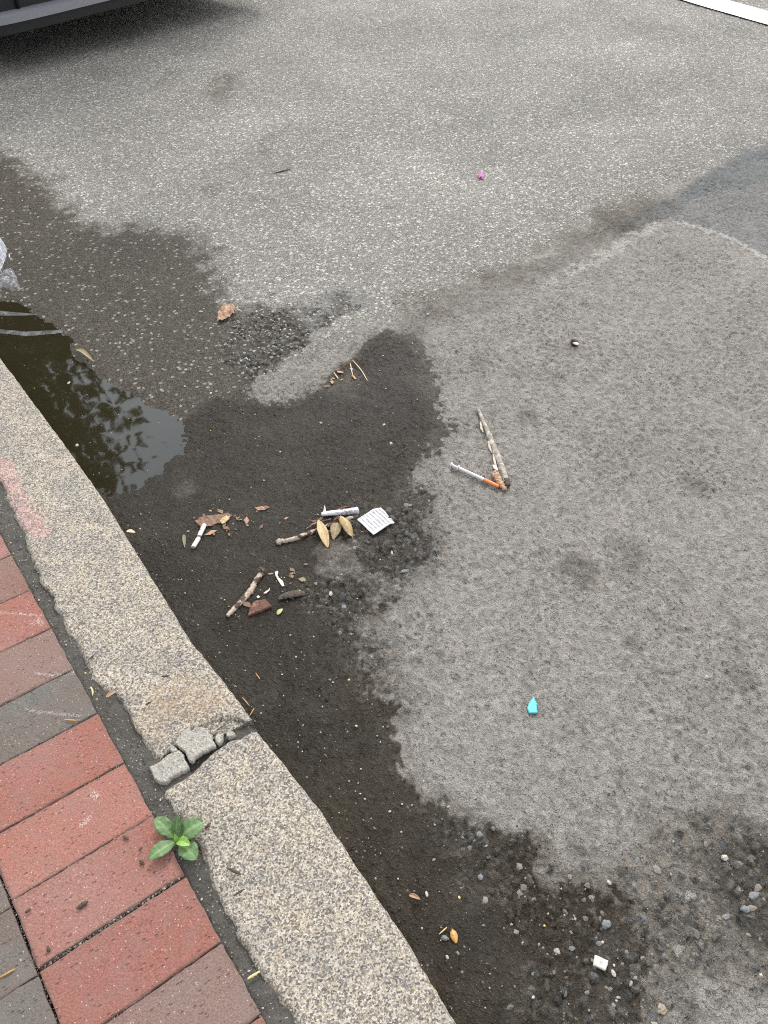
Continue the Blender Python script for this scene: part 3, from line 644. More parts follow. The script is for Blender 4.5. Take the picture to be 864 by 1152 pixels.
# ---- shape builders
def gz(x, y): return ground(x, y)
def onroad(u, v):
    p = at(u, v); p = at(u, v, gz(p[0], p[1])); return p
def smooth_path(P, n):
    P = np.array(P, float); t = np.r_[0, np.cumsum(np.linalg.norm(np.diff(P[:, :3], axis=0), axis=1))]; t /= t[-1]
    # Catmull-Rom through the points
    tt = np.linspace(0, 1, n); out = []
    for x in tt:
        i = min(max(np.searchsorted(t, x)-1, 0), len(P)-2); p0 = P[max(i-1, 0)]; p1 = P[i]; p2 = P[i+1]; p3 = P[min(i+2, len(P)-1)]
        f_ = (x-t[i])/(t[i+1]-t[i]+1e-12)
        out.append(.5*((2*p1)+(-p0+p2)*f_+(2*p0-5*p1+4*p2-p3)*f_**2+(-p0+3*p1-3*p2+p3)*f_**3))
    return np.array(out)
def tube_geo(P, rad, ns=12, seed=0, rough=.12, flat=1.0, nlen=40, knots=()):
    rnd = np.random.default_rng(seed); Q = smooth_path(P, nlen); T = np.gradient(Q, axis=0); T /= np.linalg.norm(T, axis=1)[:, None]+1e-12
    rr = np.interp(np.linspace(0, 1, nlen), np.linspace(0, 1, len(rad)), rad); V = []; Fc = []
    for i in range(nlen):
        up = np.array([0, 0, 1.0]); a = np.cross(T[i], up); a /= np.linalg.norm(a)+1e-9; b = np.cross(a, T[i])
        kn = 1+sum(k_[1]*math.exp(-((i/(nlen-1)-k_[0])/.022)**2) for k_ in knots)
        for j in range(ns):
            an = 2*math.pi*j/ns; r = rr[i]*kn*(1+rough*(2*mnoise.noise(Vector((math.cos(an)*1.3+seed*3.1, math.sin(an)*1.3, i*.35)))))
            V.append(Q[i]+a*math.cos(an)*r+b*math.sin(an)*r*flat)
    for i in range(nlen-1):
        for j in range(ns): Fc.append((i*ns+j, i*ns+(j+1) % ns, (i+1)*ns+(j+1) % ns, (i+1)*ns+j))
    c0 = len(V); V.append(Q[0]-T[0]*rr[0]*.25); V.append(Q[-1]+T[-1]*rr[-1]*.25)
    for j in range(ns): Fc.append((c0, (j+1) % ns, j)); Fc.append((c0+1, (nlen-1)*ns+j, (nlen-1)*ns+(j+1) % ns))
    return V, Fc
def tube(name, P, rad, mat, parent=None, **kw):
    V, Fc = tube_geo(P, rad, **kw); return new(name, V, Fc, mat, parent)
def merge(parts):
    V = []; Fc = []
    for v, f in parts:
        k = len(V); V += [tuple(q) for q in v]; Fc += [tuple(i+k for i in t) for t in f]
    return V, Fc
def path(pxs, lift): 
    out = []
    for i, (u, v) in enumerate(pxs):
        l = lift[i] if isinstance(lift, (list, tuple)) else lift
        p = at(u, v, ZR+.004+l); g_ = gz(p[0], p[1]); p = at(u, v, g_+l); out.append(p)
    return out
def blade(base, tip, width, mat, name, parent=None, shape=(.55, .9), arch=.1, fold=.15, droop=0, serr=0, seed=0, nu=26, nv=9, stem=.0, thick=.0003, twist=0):
    """a leaf: a grid from base to tip with midrib, fold and wavy margin"""
    base = np.array(base); tip = np.array(tip); L = np.linalg.norm(tip-base); T = (tip-base)/L
    up = np.array([0, 0, 1.0]); Sd = np.cross(T, up); Sd /= np.linalg.norm(Sd)+1e-9; Nn = np.cross(Sd, T)
    V = []; vein = []
    for i in range(nu):
        u = i/(nu-1)
        if u < stem: w = .05
        else:
            q = (u-stem)/(1-stem); w = math.sin(math.pi*min(1, q**shape[0]*.97+.018))**shape[1]
            if serr: w *= 1+serr*((q*9 % 1)-.5)*(.3+.7*math.sin(math.pi*q))
        for j in range(nv):
            s_ = -1+2*j/(nv-1); k = abs(s_)
            off = s_*w*width*.5*(1+.08*mnoise.noise(Vector((u*6, s_*2, seed))))
            z = arch*L*math.sin(math.pi*u)+fold*width*(k**1.2)*w-droop*L*u*u+.05*width*mnoise.noise(Vector((u*7+seed, s_*3, 1.7)))*(.4+k)
            z += twist*width*s_*u
            V.append(base+T*(u*L)+Sd*off+Nn*z)
            side = abs(((u*7-k*1.3) % 1)-.5)
            vein.append(max(math.exp(-(s_/.10)**2), .55*max(0, 1-side/.07)))
    Fc = [(i*nv+j, i*nv+j+1, (i+1)*nv+j+1, (i+1)*nv+j) for i in range(nu-1) for j in range(nv-1)]
    o = new(name, V, Fc, mat, parent); attr(o, 'vein', vein)
    md = o.modifiers.new('s', 'SOLIDIFY'); md.thickness = thick; md.offset = 0
    return o
def sheet(name, pxs, mat, z0=.002, crumple=.002, fsize=.012, step=.0025, thick=.0004, seed=0, parent=None, dome=0.0, tilt=(0, 0), zbase=None, vein=False):
    """a thin irregular flake traced as its real outline on the ground"""
    poly = [tuple(at(u, v, ZR+z0 if zbase is None else zbase)[:2]) for u, v in pxs]
    v, f, d = cdt(poly, step, seed); c_ = v.mean(0); zb = gz(*c_) if zbase is None else zbase
    V = []
    for (x, y), q in zip(v, d):
        n_ = mnoise.noise(Vector((x/fsize+seed*7, y/fsize, .3)))+.5*mnoise.noise(Vector((x/fsize*2.3, y/fsize*2.3+seed, 2.1)))
        V.append((x, y, zb+z0+crumple*n_+dome*min(1, q/.006)+tilt[0]*(x-c_[0])+tilt[1]*(y-c_[1])))
    o = new(name, V, f, mat, parent)
    if vein: attr(o, 'vein', [.5*max(0, mnoise.noise(Vector((x/.004, y/.02, seed))))**.5 if mnoise.noise(Vector((x/.004, y/.02, seed))) > 0 else 0 for x, y in v])
    md = o.modifiers.new('s', 'SOLIDIFY'); md.thickness = thick; md.offset = 0
    return o
def chunk(name, pxs, mat, zbot, h, bevel=.002, step=.0016, rough=.0012, seed=0, jag=0, parent=None):
    poly = [tuple(at(u, v, zbot+h)[:2]) for u, v in pxs]
    if jag:
        q_ = []
        for a_, b_ in zip(poly, poly[1:]+poly[:1]):
            nn = max(1, int(math.hypot(b_[0]-a_[0], b_[1]-a_[1])/.002))
            for i in range(nn):
                x = a_[0]+(b_[0]-a_[0])*i/nn; y = a_[1]+(b_[1]-a_[1])*i/nn; q_.append((x+jag*mnoise.noise(Vector((x/.004, y/.004, seed))), y+jag*mnoise.noise(Vector((x/.004, y/.004, seed+9)))))
        poly = q_
    v, f, d = cdt(poly, step, seed); n = len(v)
    top = []
    for (x, y), q in zip(v, d):
        k = min(1, max(0, q)/bevel); r = rough*(mnoise.noise(Vector((x/.008, y/.008, seed)))+.6*mnoise.noise(Vector((x/.003, y/.003, seed+3))))
        top.append((x, y, zbot+h*(.55+.45*math.sqrt(1-(1-k)**2))+r))
    bot = [(x, y, zbot) for x, y in v]
    edges = {}
    for t in f:
        for a, b in zip(t, t[1:]+t[:1]): edges[(a, b)] = 1
    wall = [(b, a, a+n, b+n) for (a, b) in edges if (b, a) not in edges]
    o = new(name, top+bot, [tuple(t) for t in f]+[tuple(i+n for i in t[::-1]) for t in f]+wall, mat, parent)
    bm = bmesh.new(); bm.from_mesh(o.data); bmesh.ops.recalc_face_normals(bm, faces=bm.faces); bm.to_mesh(o.data); bm.free()
    return o
def pebble(name, p, size, mat, seed=0, parent=None, sub=2):
    bm = bmesh.new(); bmesh.ops.create_icosphere(bm, subdivisions=sub, radius=1)
    rz = random.Random(seed).uniform(0, 6.28); c_, s_ = math.cos(rz), math.sin(rz)
    for v in bm.verts:
        q = v.co*(1+.34*mnoise.noise(v.co*1.5+Vector((seed*3.7, 0, 0)))+.16*mnoise.noise(v.co*3.5+Vector((seed*1.7, 5, 0)))); q = Vector((q.x*size[0], q.y*size[1], q.z*size[2]))
        v.co = Vector((q.x*c_-q.y*s_, q.x*s_+q.y*c_, q.z))
    me = bpy.data.meshes.new(name); bm.to_mesh(me); bm.free(); me.materials.append(mat)
    o = bpy.data.objects.new(name, me); COL.objects.link(o); o.location = p
    if parent: o.parent = parent
    return o

# ---- broken mortar in the kerb joint
def z7(pts): return [(130+x/4.8, 780+y/4.8) for x, y in pts]
for pts, zb, h, lb, sd_ in (
    ([(318,268),(334,236),(350,214),(378,184),(402,186),(410,196),(424,182),(470,179),(500,192),(504,208),(522,218),(524,240),(537,264),(541,286),(520,292),(500,306),(470,318),(455,332),(430,346),(412,372),(396,362),(380,326),(372,312),(345,292)], -.004, .009, 'broad cracked grey mortar piece filling the kerb joint, larger upper piece', 3),
    ([(176,392),(214,379),(240,364),(262,340),(278,328),(310,318),(341,300),(356,308),(367,330),(372,348),(386,366),(397,396),(382,416),(352,428),(330,441),(296,459),(282,478),(264,487),(224,475),(204,452),(196,428)], -.007, .010, 'loose grey mortar piece at the brick side of the kerb joint', 4),
    ([(290,284),(304,276),(322,284),(336,302),(332,314),(308,318),(292,304)], -.004, .009, 'thumbnail sized mortar crumb beside the two big mortar pieces', 5),
    ([(540,222),(560,212),(580,214),(582,240),(576,262),(556,278),(540,262),(534,244)], -.010, .011, 'small pale mortar crumb right of the broad mortar piece', 6),
    ([(596,212),(618,198),(640,204),(650,216),(638,232),(612,242),(596,234)], -.012, .011, 'small rounded mortar crumb nearest the dark gap in the kerb', 7),
    ([(505,196),(530,186),(548,200),(540,212),(524,220),(508,208)], -.005, .008, 'tiny mortar crumb lying on the upper kerb stone by the joint', 8)):
    o = chunk('mortar_piece', z7(pts), MORTAR, zb, h, .0016, .0014, .0017, sd_, .0014); tag(o, lb, 'mortar piece', 'broken mortar in the kerb joint')

# ---- green weed
wc = at(199, 946, .0)
weed = empty('weed', (wc[0], wc[1], -.006)); tag(weed, 'small green broadleaf weed growing between brick and kerb', 'weed')
def wl_(pxb, pxt, w, zb, zt, mt, **kw):
    b = at(*pxb, zb); t = at(*pxt, zt); o = blade(b-np.array(weed.location), t-np.array(weed.location), w, mt, 'leaf', weed, serr=.10, **kw); return o
wl_((197, 947), (167, 967), .0215, .004, .012, M_GREEN, shape=(1.05, .75), arch=.10, fold=.10, seed=1)
wl_((196, 943), (175, 920), .0225, .004, .014, M_GREEN, shape=(1.25, .7), arch=.08, fold=.08, seed=2)
wl_((198, 943), (200, 916), .0145, .005, .030, M_GREEN, shape=(1.0, .8), arch=.02, fold=.22, seed=3)
wl_((202, 943), (229, 925), .030, .006, .016, M_GREEN, shape=(1.15, .62), arch=.14, fold=.06, seed=4)
wl_((204, 949), (221, 967), .026, .004, .010, M_GREEN, shape=(1.15, .62), arch=.16, fold=.06, seed=5)
wl_((199, 947), (214, 951), .014, .010, .018, M_GREEN2, shape=(1.15, .7), arch=.14, fold=.28, seed=6)
wl_((200, 944), (206, 921), .008, .006, .022, M_GREEN, shape=(.7, .8), arch=.04, fold=.2, seed=7)
wl_((199, 946), (196, 938), .006, .012, .022, M_GREEN2, shape=(.65, .8), arch=.05, fold=.3, seed=8)
cr_ = [(0, 0, -.004), (0, 0, .008)]
tube('crown', [(0, 0, -.004), (.001, .0005, .004), (.0012, .001, .012)], [.0022, .0022, .0012], M_GREEN2, weed, nlen=8, ns=8)

# ---- syringe
def lathe(name, a, b, prof, mat, parent=None, ns=20):     # prof: (fraction, radius)
    a = np.array(a); b = np.array(b); T = b-a; L = np.linalg.norm(T); Tn = T/L; s_ = np.cross(Tn, [0, 0, 1]); s_ /= np.linalg.norm(s_); n_ = np.cross(s_, Tn); V = []
    for f_, r in prof:
        for j in range(ns): an = 2*math.pi*j/ns; V.append(a+T*f_+(s_*math.cos(an)+n_*math.sin(an))*r)
    k = len(prof); Fc = [(i*ns+j, i*ns+(j+1) % ns, (i+1)*ns+(j+1) % ns, (i+1)*ns+j) for i in range(k-1) for j in range(ns)]
    Fc += [tuple(range(ns))[::-1], tuple((k-1)*ns+j for j in range(ns))]
    o = new(name, V, Fc, mat, parent); 
    return o
m = Mat('barrel_plastic'); g_ = m.at('scale')
BARREL = m.done(m.mix(g_, (.60, .61, .61), (.06, .06, .06)), .25, None, Specular_IOR_Level=.5)
BARREL.node_tree.nodes['Principled BSDF'].inputs['Transmission Weight'].default_value = .12
p0 = onroad(507, 525.5); p1 = onroad(561, 550); p0[2] += .0075; p1[2] += .0068
sy = empty('syringe', tuple((p0+p1)/2)); tag(sy, 'small white insulin syringe with an orange needle cap on dry asphalt', 'syringe')
org = np.array(sy.location); T = p1-p0
def sp_(f_): return p0+T*f_-org
lathe('plunger', sp_(0), sp_(.17), [(0, .0040), (.02, .0052), (.13, .0052), (.16, .0030), (.2, .0026), (.9, .0026), (1, .0024)], M_WHITEPLASTIC, sy)
lathe('finger_flange', sp_(.150), sp_(.170), [(0, .0058), (.2, .0064), (.8, .0064), (1, .0056)], M_WHITEPLASTIC, sy)
ba = lathe('barrel', sp_(.165), sp_(.70), [(0, .0037)]+[(i/60, .0037) for i in range(1, 60)]+[(1, .0036)], BARREL, sy)
sc = []
for i in range(61):
    for j in range(20): sc.append(1.0 if (i % 4 == 2 and 8 < i < 56 and j in (4, 5, 6)) else 0.0)
attr(ba, 'scale', sc)
lathe('plunger_seal', sp_(.695), sp_(.715), [(0, .0034), (1, .0034)], M_BLACK, sy)
cp = lathe('needle_cap', sp_(.71), sp_(1.0), [(0, .0036), (.02, .0044), (.10, .0045), (.14, .0040), (.5, .0038), (.86, .0036), (.95, .0032), (1, .0022)], M_ORANGE, sy)

# ---- dry twig with peeling bark next to the syringe
tw = path([(538, 461), (548, 484), (556, 504), (564, 525), (570, 543)], .0045)
twg = empty('twig', tuple(tw[2])); tag(twg, 'pale grey dry twig with peeling bark lying beside the syringe', 'twig')
o_ = np.array(twg.location)
tube('stem', [p-o_ for p in tw], [.0036, .0043, .0053, .0065, .0070, .0062], M_BARK_GREY, twg, seed=4, rough=.16, nlen=90, ns=16, knots=((.38, .22), (.62, .12), (.85, .25)))
tube('cut_end', [p-o_ for p in path([(569, 540), (571.5, 546.5)], .006)], [.0068, .0064], M_BARK_WET, twg, nlen=6, rough=.2)
for a_ in ([(541, 474), (541.5, 481), (543.5, 486)], [(550, 496), (551, 503), (554, 509.5)], [(555, 510), (556.5, 519), (559, 527)]):
    tube('bark_strip', [p-o_ for p in path(a_, .0045)], [.0012, .0030, .0026, .0012], M_STRIP, twg, nlen=16, ns=8, flat=.4, rough=.2, seed=int(a_[0][0]))
tube('bark_strip', [p-o_ for p in path([(555, 523), (558, 527), (560, 529)], .005)], [.002, .005, .0016], M_PAPER, twg, nlen=12, ns=8, flat=.3, rough=.2, seed=12)
# curled brown leaf at its end
lf = path([(556, 531), (561, 540), (568, 551)], .007)
o = tube('curled_leaf', lf, [.0065, .0082, .0066, .0050, .0034], M_DRYLEAF, nlen=40, ns=22, flat=.72, rough=.34, seed=9); tag(o, 'rolled up brown leaf touching the lower end of the grey twig', 'dry leaf')
attr(o, 'vein', [max(0, mnoise.noise(Vector((i % 22*.6, i//22*.05, 2))))*1.2 for i in range(len(o.data.vertices))])
o = tube('leaf_scrap', path([(565, 545), (568, 549), (569, 552)], .006), [.003, .0055, .002], M_RUSTLEAF, nlen=14, ns=10, flat=.5, rough=.4, seed=19); tag(o, 'rust brown scrap beside the rolled leaf and twig end', 'leaf scrap')
attr(o, 'vein', [0]*len(o.data.vertices))

# ---- twig with withered leaves in the wet gutter
tp = path([(311, 610.5), (331, 606), (353, 598), (373, 590), (397, 582)], .0035)
tw2 = empty('twig', tuple(tp[2])); tag(tw2, 'brown twig carrying withered tan leaves beside the printed packet', 'twig'); o_ = np.array(tw2.location)
tube('stem', [p-o_ for p in tp], [.0052, .0044, .0046, .0042, .0034, .0030], M_BARK_PALE, tw2, seed=6, rough=.16, nlen=80, ns=14, knots=((.05, .5), (.30, .2), (.55, .25), (.93, .35)))
tube('side_shoot', [p-o_ for p in path([(344, 596), (352, 590), (362, 587), (372, 584)], .007)], [.0015, .0022, .0022, .0014], M_BARK_BROWN, tw2, nlen=24, ns=8, seed=2)
tube('side_shoot', [p-o_ for p in path([(347, 585), (354, 587), (360, 585)], .008)], [.0014, .003, .0014], M_RUSSET, tw2, nlen=16, ns=8, seed=8)
tube('bud', [p-o_ for p in path([(376, 586), (380, 583), (386, 587)], .009)], [.002, .004, .0022], M_RUSSET, tw2, nlen=14, ns=8, seed=3)
def lv(b, t, w, mt, zb, zt, **kw):
    bb = onroad(*b); tt = onroad(*t); bb[2] += zb; tt[2] += zt; return blade(bb-o_, tt-o_, w, mt, 'leaf', tw2, **kw)
lv((358, 588), (369, 617), .0195, M_TANLEAF, .010, .002, shape=(.95, .7), arch=.05, fold=.10, seed=3, stem=.05)
lv((380, 590), (375, 608), .022, M_OLIVELEAF, .006, .002, shape=(.7, .8), arch=.04, fold=.08, seed=5)
lv((383, 584), (396, 606), .021, M_TANLEAF, .010, .004, shape=(1.0, .55), arch=.26, fold=-.5, seed=8, twist=.35)
# ---- other sticks and bark
sp1 = path([(256, 693), (268, 680), (281, 666), (289, 652), (296, 642)], .0034)
s3 = empty('stick', tuple(sp1[2])); tag(s3, 'bent brown stick with pale peeled patches lying near the kerb', 'stick'); o_ = np.array(s3.location)
tube('stem', [p-o_ for p in sp1], [.0038, .0048, .0060, .0052, .0050, .0062], M_BARK_PALE, s3, seed=11, rough=.18, nlen=70, ns=14, knots=((.55, .22), (.96, .45)))
tube('knot', [p-o_ for p in path([(291, 644), (294, 641), (298, 641)], .008)], [.003, .006, .003], M_BARK_WET, s3, nlen=10, ns=10, rough=.3, seed=5)
o = tube('bark_piece', path([(313, 674), (322, 670), (333, 668), (343, 667.5)], .004), [.002, .0068, .0085, .0080, .004], M_BARK_WET, nlen=36, ns=14, flat=.5, rough=.25, seed=14); tag(o, 'dark wet sliver of bark right of the bent stick', 'bark piece')
o = chunk('bark_piece', [(278.5, 692), (280.5, 683), (285, 675.5), (292, 674.5), (298.5, 673), (306, 681), (299, 684.5), (293.5, 687)], M_RUSSET, ZR-.001, .007, .0015, .0015, .0016, 5); tag(o, 'reddish brown wedge of bark below the bent stick', 'bark piece')
o = tube('twig', path([(378, 575), (388, 571), (395, 569.5)], .003), [.0016, .0032, .0018], M_RUSSET, nlen=16, ns=8, seed=21, rough=.3); tag(o, 'short reddish twig just above the clear plastic sleeve', 'twig')

# ---- clear plastic sleeve
m = Mat('clear_sleeve'); n_ = m.noise(150, 3, .6); t_ = m.at('print')
pt = m.ramp(m.noise(260, 3, .7), [(.45, 0.0), (.55, .8)])
c_ = m.mix(m.math('MULTIPLY', t_, pt), (.58, .60, .63), (.09, .11, .15))
SLEEVE = m.done(c_, .22, m.bump(n_, .002), Transmission_Weight=.30, IOR=1.35)
q0 = onroad(362, 580.5); q1 = onroad(403, 576.5); q0[2] += .005; q1[2] += .0055
sl_ = empty('plastic_sleeve', tuple((q0+q1)/2)); tag(sl_, 'crumpled clear and white plastic sleeve lying across the twig top', 'plastic sleeve'); o_ = np.array(sl_.location)
V, Fc = tube_geo([q0-o_, q0*.7+q1*.3-o_, q0*.35+q1*.65-o_, q1-o_], [.0052, .0066, .0072, .0084, .0092], ns=18, seed=31, rough=.10, flat=.62, nlen=40)
o = new('sleeve', V, Fc, SLEEVE, sl_); attr(o, 'print', [ss(.42, .55, np.array((i//18)/40.0)) if i < 720 else 0 for i in range(len(V))])
sheet('torn_flap', [(363, 577), (365.5, 570), (367.5, 577.5)], M_PAPER, .008, .001, .004, .0012, seed=4, tilt=(.2, .3)).parent = None
fl_ = bpy.data.objects['torn_flap']; fl_.parent = sl_; fl_.matrix_parent_inverse = Matrix.Translation(-Vector(sl_.location))

# ---- printed packet (tiny illegible text) 
m = Mat('printed_packet'); uvx = m.at('px'); uvy = m.at('py')
lines = m.math('FRACT', m.math('MULTIPLY', uvy, 8.0)); row = m.math('FLOOR', m.math('MULTIPLY', uvy, 8.0))
cv = m.n('ShaderNodeCombineXYZ'); m.put(cv.inputs[0], m.math('MULTIPLY', uvx, 34.0)); m.put(cv.inputs[1], m.math('MULTIPLY', row, 7.3)); 
tn = m.noise(1.0, 2, .7, vec=cv.outputs[0])
cv2 = m.n('ShaderNodeCombineXYZ'); m.put(cv2.inputs[0], m.math('MULTIPLY', uvx, 90.0)); m.put(cv2.inputs[1], m.math('MULTIPLY', uvy, 70.0)); tn2 = m.noise(1.0, 1, .6, vec=cv2.outputs[0])
ink = m.math('MULTIPLY', m.math('MULTIPLY', m.math('GREATER_THAN', lines, .30), m.math('LESS_THAN', lines, .84)), m.math('MULTIPLY', m.ramp(tn, [(.40, 0.0), (.44, 1.0)]), m.ramp(tn2, [(.42, .2), (.54, 1.0)])))
inner = m.math('MULTIPLY', m.math('MULTIPLY', m.math('GREATER_THAN', uvx, .06), m.math('LESS_THAN', uvx, .92)), m.math('MULTIPLY', m.math('GREATER_THAN', uvy, .06), m.math('LESS_THAN', uvy, .96)))
pn = m.noise(200, 3, .6)
PACKET = m.done(m.mix(m.math('MULTIPLY', m.math('MULTIPLY', ink, inner), .92), m.mix(m.ramp(pn, [(.5, 0.0), (.75, .3)]), (.54, .54, .55), (.36, .355, .35)), (.07, .08, .12)), .6, m.bump(m.noise(90, 3), .002))
pk_px = [(401.5, 584.5), (408, 580), (415, 575.5), (422, 572), (428.5, 570.5), (433, 575), (437.5, 580.5), (436.5, 582.5), (440, 582.5), (444, 588), (438.5, 589.5), (435, 592), (428, 597), (420, 602), (412, 594)]
o = sheet('printed_packet', pk_px, PACKET, .006, .0022, .022, .0025, .0005, 3); tag(o, 'torn white foil packet with tiny grey print lying on wet asphalt', 'packet')
pa = at(401.5, 584.5); pb = at(429.5, 570.5); pc = at(420, 602); ex = (pc-pa)[:2]; ey = (pb-pa)[:2]
Mi = np.linalg.inv(np.stack([ex, ey], 1)); co = np.array([v.co[:2] for v in o.data.vertices])-pa[:2]; uvp = co@Mi.T
attr(o, 'px', uvp[:, 0]); attr(o, 'py', uvp[:, 1])

# ---- cigarette stubs
for (a, b), lb, sd_ in ((((230.5, 592), (224.5, 605)), 'white smoked cigarette stub with a dark smudge, upper of two', 1), (((224, 607), (217.5, 617.5)), 'short white cigarette stub with open end, lower of two', 2)):
    pa = onroad(*a); pb = onroad(*b); pa[2] += .0045; pb[2] += .0045; mid_ = (pa+pb)/2
    e = empty('cigarette_stub', tuple(mid_)); tag(e, lb, 'cigarette stub', 'white cigarette stubs')
    V, Fc = tube_geo([pa-mid_, (pa+pb)/2-mid_, pb-mid_], [.0042, .0046, .0045, .0042], ns=18, seed=sd_+50, rough=.06, flat=.85, nlen=30); new('paper', V, Fc, M_PAPER, e)
    T = (pb-pa); d_ = T/np.linalg.norm(T)
    tube('burnt_end', [pb-mid_-d_*.0006, pb-mid_+d_*.0012], [.0041, .0034], M_PAPERDIRT, e, nlen=5, ns=14, rough=.15, seed=sd_)
    if sd_ == 1: tube('dark_smudge', [pa*.55+pb*.45-mid_+np.array([-.0022, 0, .0030]), pa*.42+pb*.58-mid_+np.array([-.002, 0, .0030])], [.0012, .0018, .001], M_WOODCHIP, e, nlen=8, ns=8, flat=.4)

# ---- leaf litter
def zA(pts): return [(235+x/21.6, 330+y/21.6) for x, y in pts]
o = sheet('dry_leaf', zA([(190,668),(226,560),(212,480),(255,420),(300,350),(330,310),(366,250),(410,262),(440,310),(470,330),(500,290),(540,300),(570,250),(626,290),(640,400),(610,470),(628,520),(570,490),(520,500),(470,570),(400,600),(320,640),(250,650)]), M_DRYLEAF, .008, .010, .014, .003, .0005, 8, vein=True); tag(o, 'curled dry brown maple like leaf at the edge of the wet patch', 'dry leaf')
o = blade(onroad(508, 1045)+[0, 0, .004], onroad(513, 1062)+[0, 0, .003], .010, M_ORANGELEAF, 'dry_leaf', shape=(.85, .7), arch=.12, fold=-.25, seed=4, stem=.12); tag(o, 'small glossy orange yellow leaf beside a white pebble in the gutter', 'dry leaf')
o = blade(onroad(460, 1008)+[0, 0, .003], onroad(473, 1013)+[0, 0, .003], .006, M_DRYLEAF, 'dry_leaf', shape=(.8, .7), arch=.15, fold=.35, seed=6); tag(o, 'narrow curled tan leaf near the kerb end of the gutter', 'dry leaf')
o = blade(onroad(207, 602)+[0, 0, .002], onroad(208, 617)+[0, 0, .0015], .0075, M_GREYGREEN, 'fallen_leaf', shape=(.7, .9), arch=.02, fold=.05, seed=7); tag(o, 'small dull olive leaf left of the cigarette stubs', 'fallen leaf')
o = blade(onroad(312, 692)+[0, 0, .002], onroad(318, 686)+[0, 0, .003], .0085, leafmat('lime_leaf', (.42, .40, .16), (.5, .48, .26), (.25, .22, .09)), 'fallen_leaf', shape=(.8, .7), arch=.06, fold=.1, seed=9); tag(o, 'tiny yellow green leaf under the dark bark sliver', 'fallen leaf')
o = blade(at(143, 599, -.02)+[0, 0, .004], at(153, 601.5, -.02)+[0, 0, .006], .008, simple('cream_leaf', (.66, .54, .36), .6, .2), 'fallen_leaf', shape=(.75, .8), arch=.05, fold=.2, seed=3); attr(o, 'vein', [0]*len(o.data.vertices)); tag(o, 'pale cream leaf tip stuck against the kerb face', 'fallen leaf')
o = blade(at(119, 784.5, .001), at(131, 778, .003), .0075, M_DRYLEAF, 'dry_leaf', shape=(.8, .8), arch=.06, fold=.25, seed=13); tag(o, 'pinkish brown leaf on the back edge of the kerb stone', 'dry leaf')
o = blade(onroad(85, 396)+[0, 0, .0055], onroad(106, 409)+[0, 0, .0045], .012, M_OLIVELEAF, 'fallen_leaf', shape=(.8, .8), arch=.14, fold=.2, seed=17); tag(o, 'soggy curved leaf floating in the puddle', 'fallen leaf')
o = sheet('leaf_scrap', [(219, 586), (226, 581), (240, 579), (256, 577), (262, 580), (252, 585), (244, 589), (236, 592), (226, 593)], M_RUSTLEAF, .003, .0022, .008, .002, .0004, 5, vein=True); tag(o, 'sodden rust brown leaf behind the cigarette stubs', 'leaf scrap')
o = sheet('leaf_scrap', [(247, 586), (254, 580), (259, 581), (256, 586), (250, 590)], M_TANLEAF, .006, .0022, .006, .0015, .0004, 6, vein=True); tag(o, 'pale pinkish scrap lying on the sodden rust brown leaf', 'leaf scrap')
rl = random.Random(3)
sc0 = []
for i in range(4):
    o = sheet('leaf_scrap', [(0, 0), (5, -2), (8, 1), (4, 3)], [M_RUSTLEAF, M_DRYLEAF, M_OLIVELEAF, M_RUSTLEAF][i], .002, .001, .004, .0015, .0003, i+20, vein=True)
    c_ = np.mean([v.co for v in o.data.vertices], 0)
    for v in o.data.vertices: v.co -= Vector(c_)
    sc0.append(o)
spots = [(rl.gauss(256, 20), rl.gauss(592, 8)) for _ in range(34)]+[(rl.gauss(330, 7), rl.gauss(647, 6)) for _ in range(9)]+[(rl.uniform(352, 402), rl.uniform(416, 436)) for _ in range(16)]+[(rl.uniform(296, 400), rl.uniform(570, 600)) for _ in range(8)]+[(rl.uniform(265, 300), rl.uniform(676, 684)) for _ in range(2)]
for i, (u, v) in enumerate(spots):
    o = sc0[i] if i < 4 else sc0[i % 4].copy()
    if i >= 4: COL.objects.link(o)
    p = onroad(u, v); o.location = (p[0], p[1], p[2]+.0022); k = rl.choice([.10, .13, .16, .2, .26, .36]); o.scale = (k, k*rl.uniform(.3, 1), k); o.rotation_euler = (rl.uniform(-.2, .2), rl.uniform(-.2, .2), rl.uniform(0, 6.28))
    tag(o, 'tiny brown shred of leaf litter on the damp asphalt', 'leaf scrap', 'shredded leaf litter')

# ---- needles, straws
def needle(a, b, r, mt, lb, onz=None, bend=0, nm='pine_needle', cat='pine needle', grp=None):
    if onz is None: P_ = path([a, ((a[0]+b[0])/2+bend, (a[1]+b[1])/2), b], .0028)
    else: P_ = [at(*a, onz), at((a[0]+b[0])/2+bend, (a[1]+b[1])/2, onz+.001), at(*b, onz)]
    o = tube(nm, P_, [r*.6, r, r, r*.5], mt, nlen=14, ns=7, rough=.15, flat=.7, seed=int(a[0])); tag(o, lb, cat, grp); return o
needle((272.5, 784.5), (280.5, 794), .0010, M_NEEDLE, 'orange needle near the kerb joint, leaning left')
needle((286, 796.5), (280.5, 806), .0010, M_NEEDLE, 'orange needle near the kerb joint, leaning right')
needle((287.5, 757), (292.5, 764), .0009, M_NEEDLE, 'short rust needle in the gutter above the kerb joint')
needle((278.5, 1101.5), (292.5, 1092.5), .0017, M_STRAW, 'yellow straw lying across the soil strip by the brick corner', -.001, nm='straw', cat='straw')
needle((0, 1099.5), (16.5, 1090), .0013, M_NEEDLE, 'orange needle lying on the grey brick', .002)
needle((72.5, 809.5), (86, 810.5), .0012, M_NEEDLE, 'orange needle lying on the dark brick near its lower joint', .002)
needle((102.5, 773), (104, 782.5), .0014, M_STRAW, 'short yellow straw on the soil strip', -.002, 1, 'straw', 'straw')
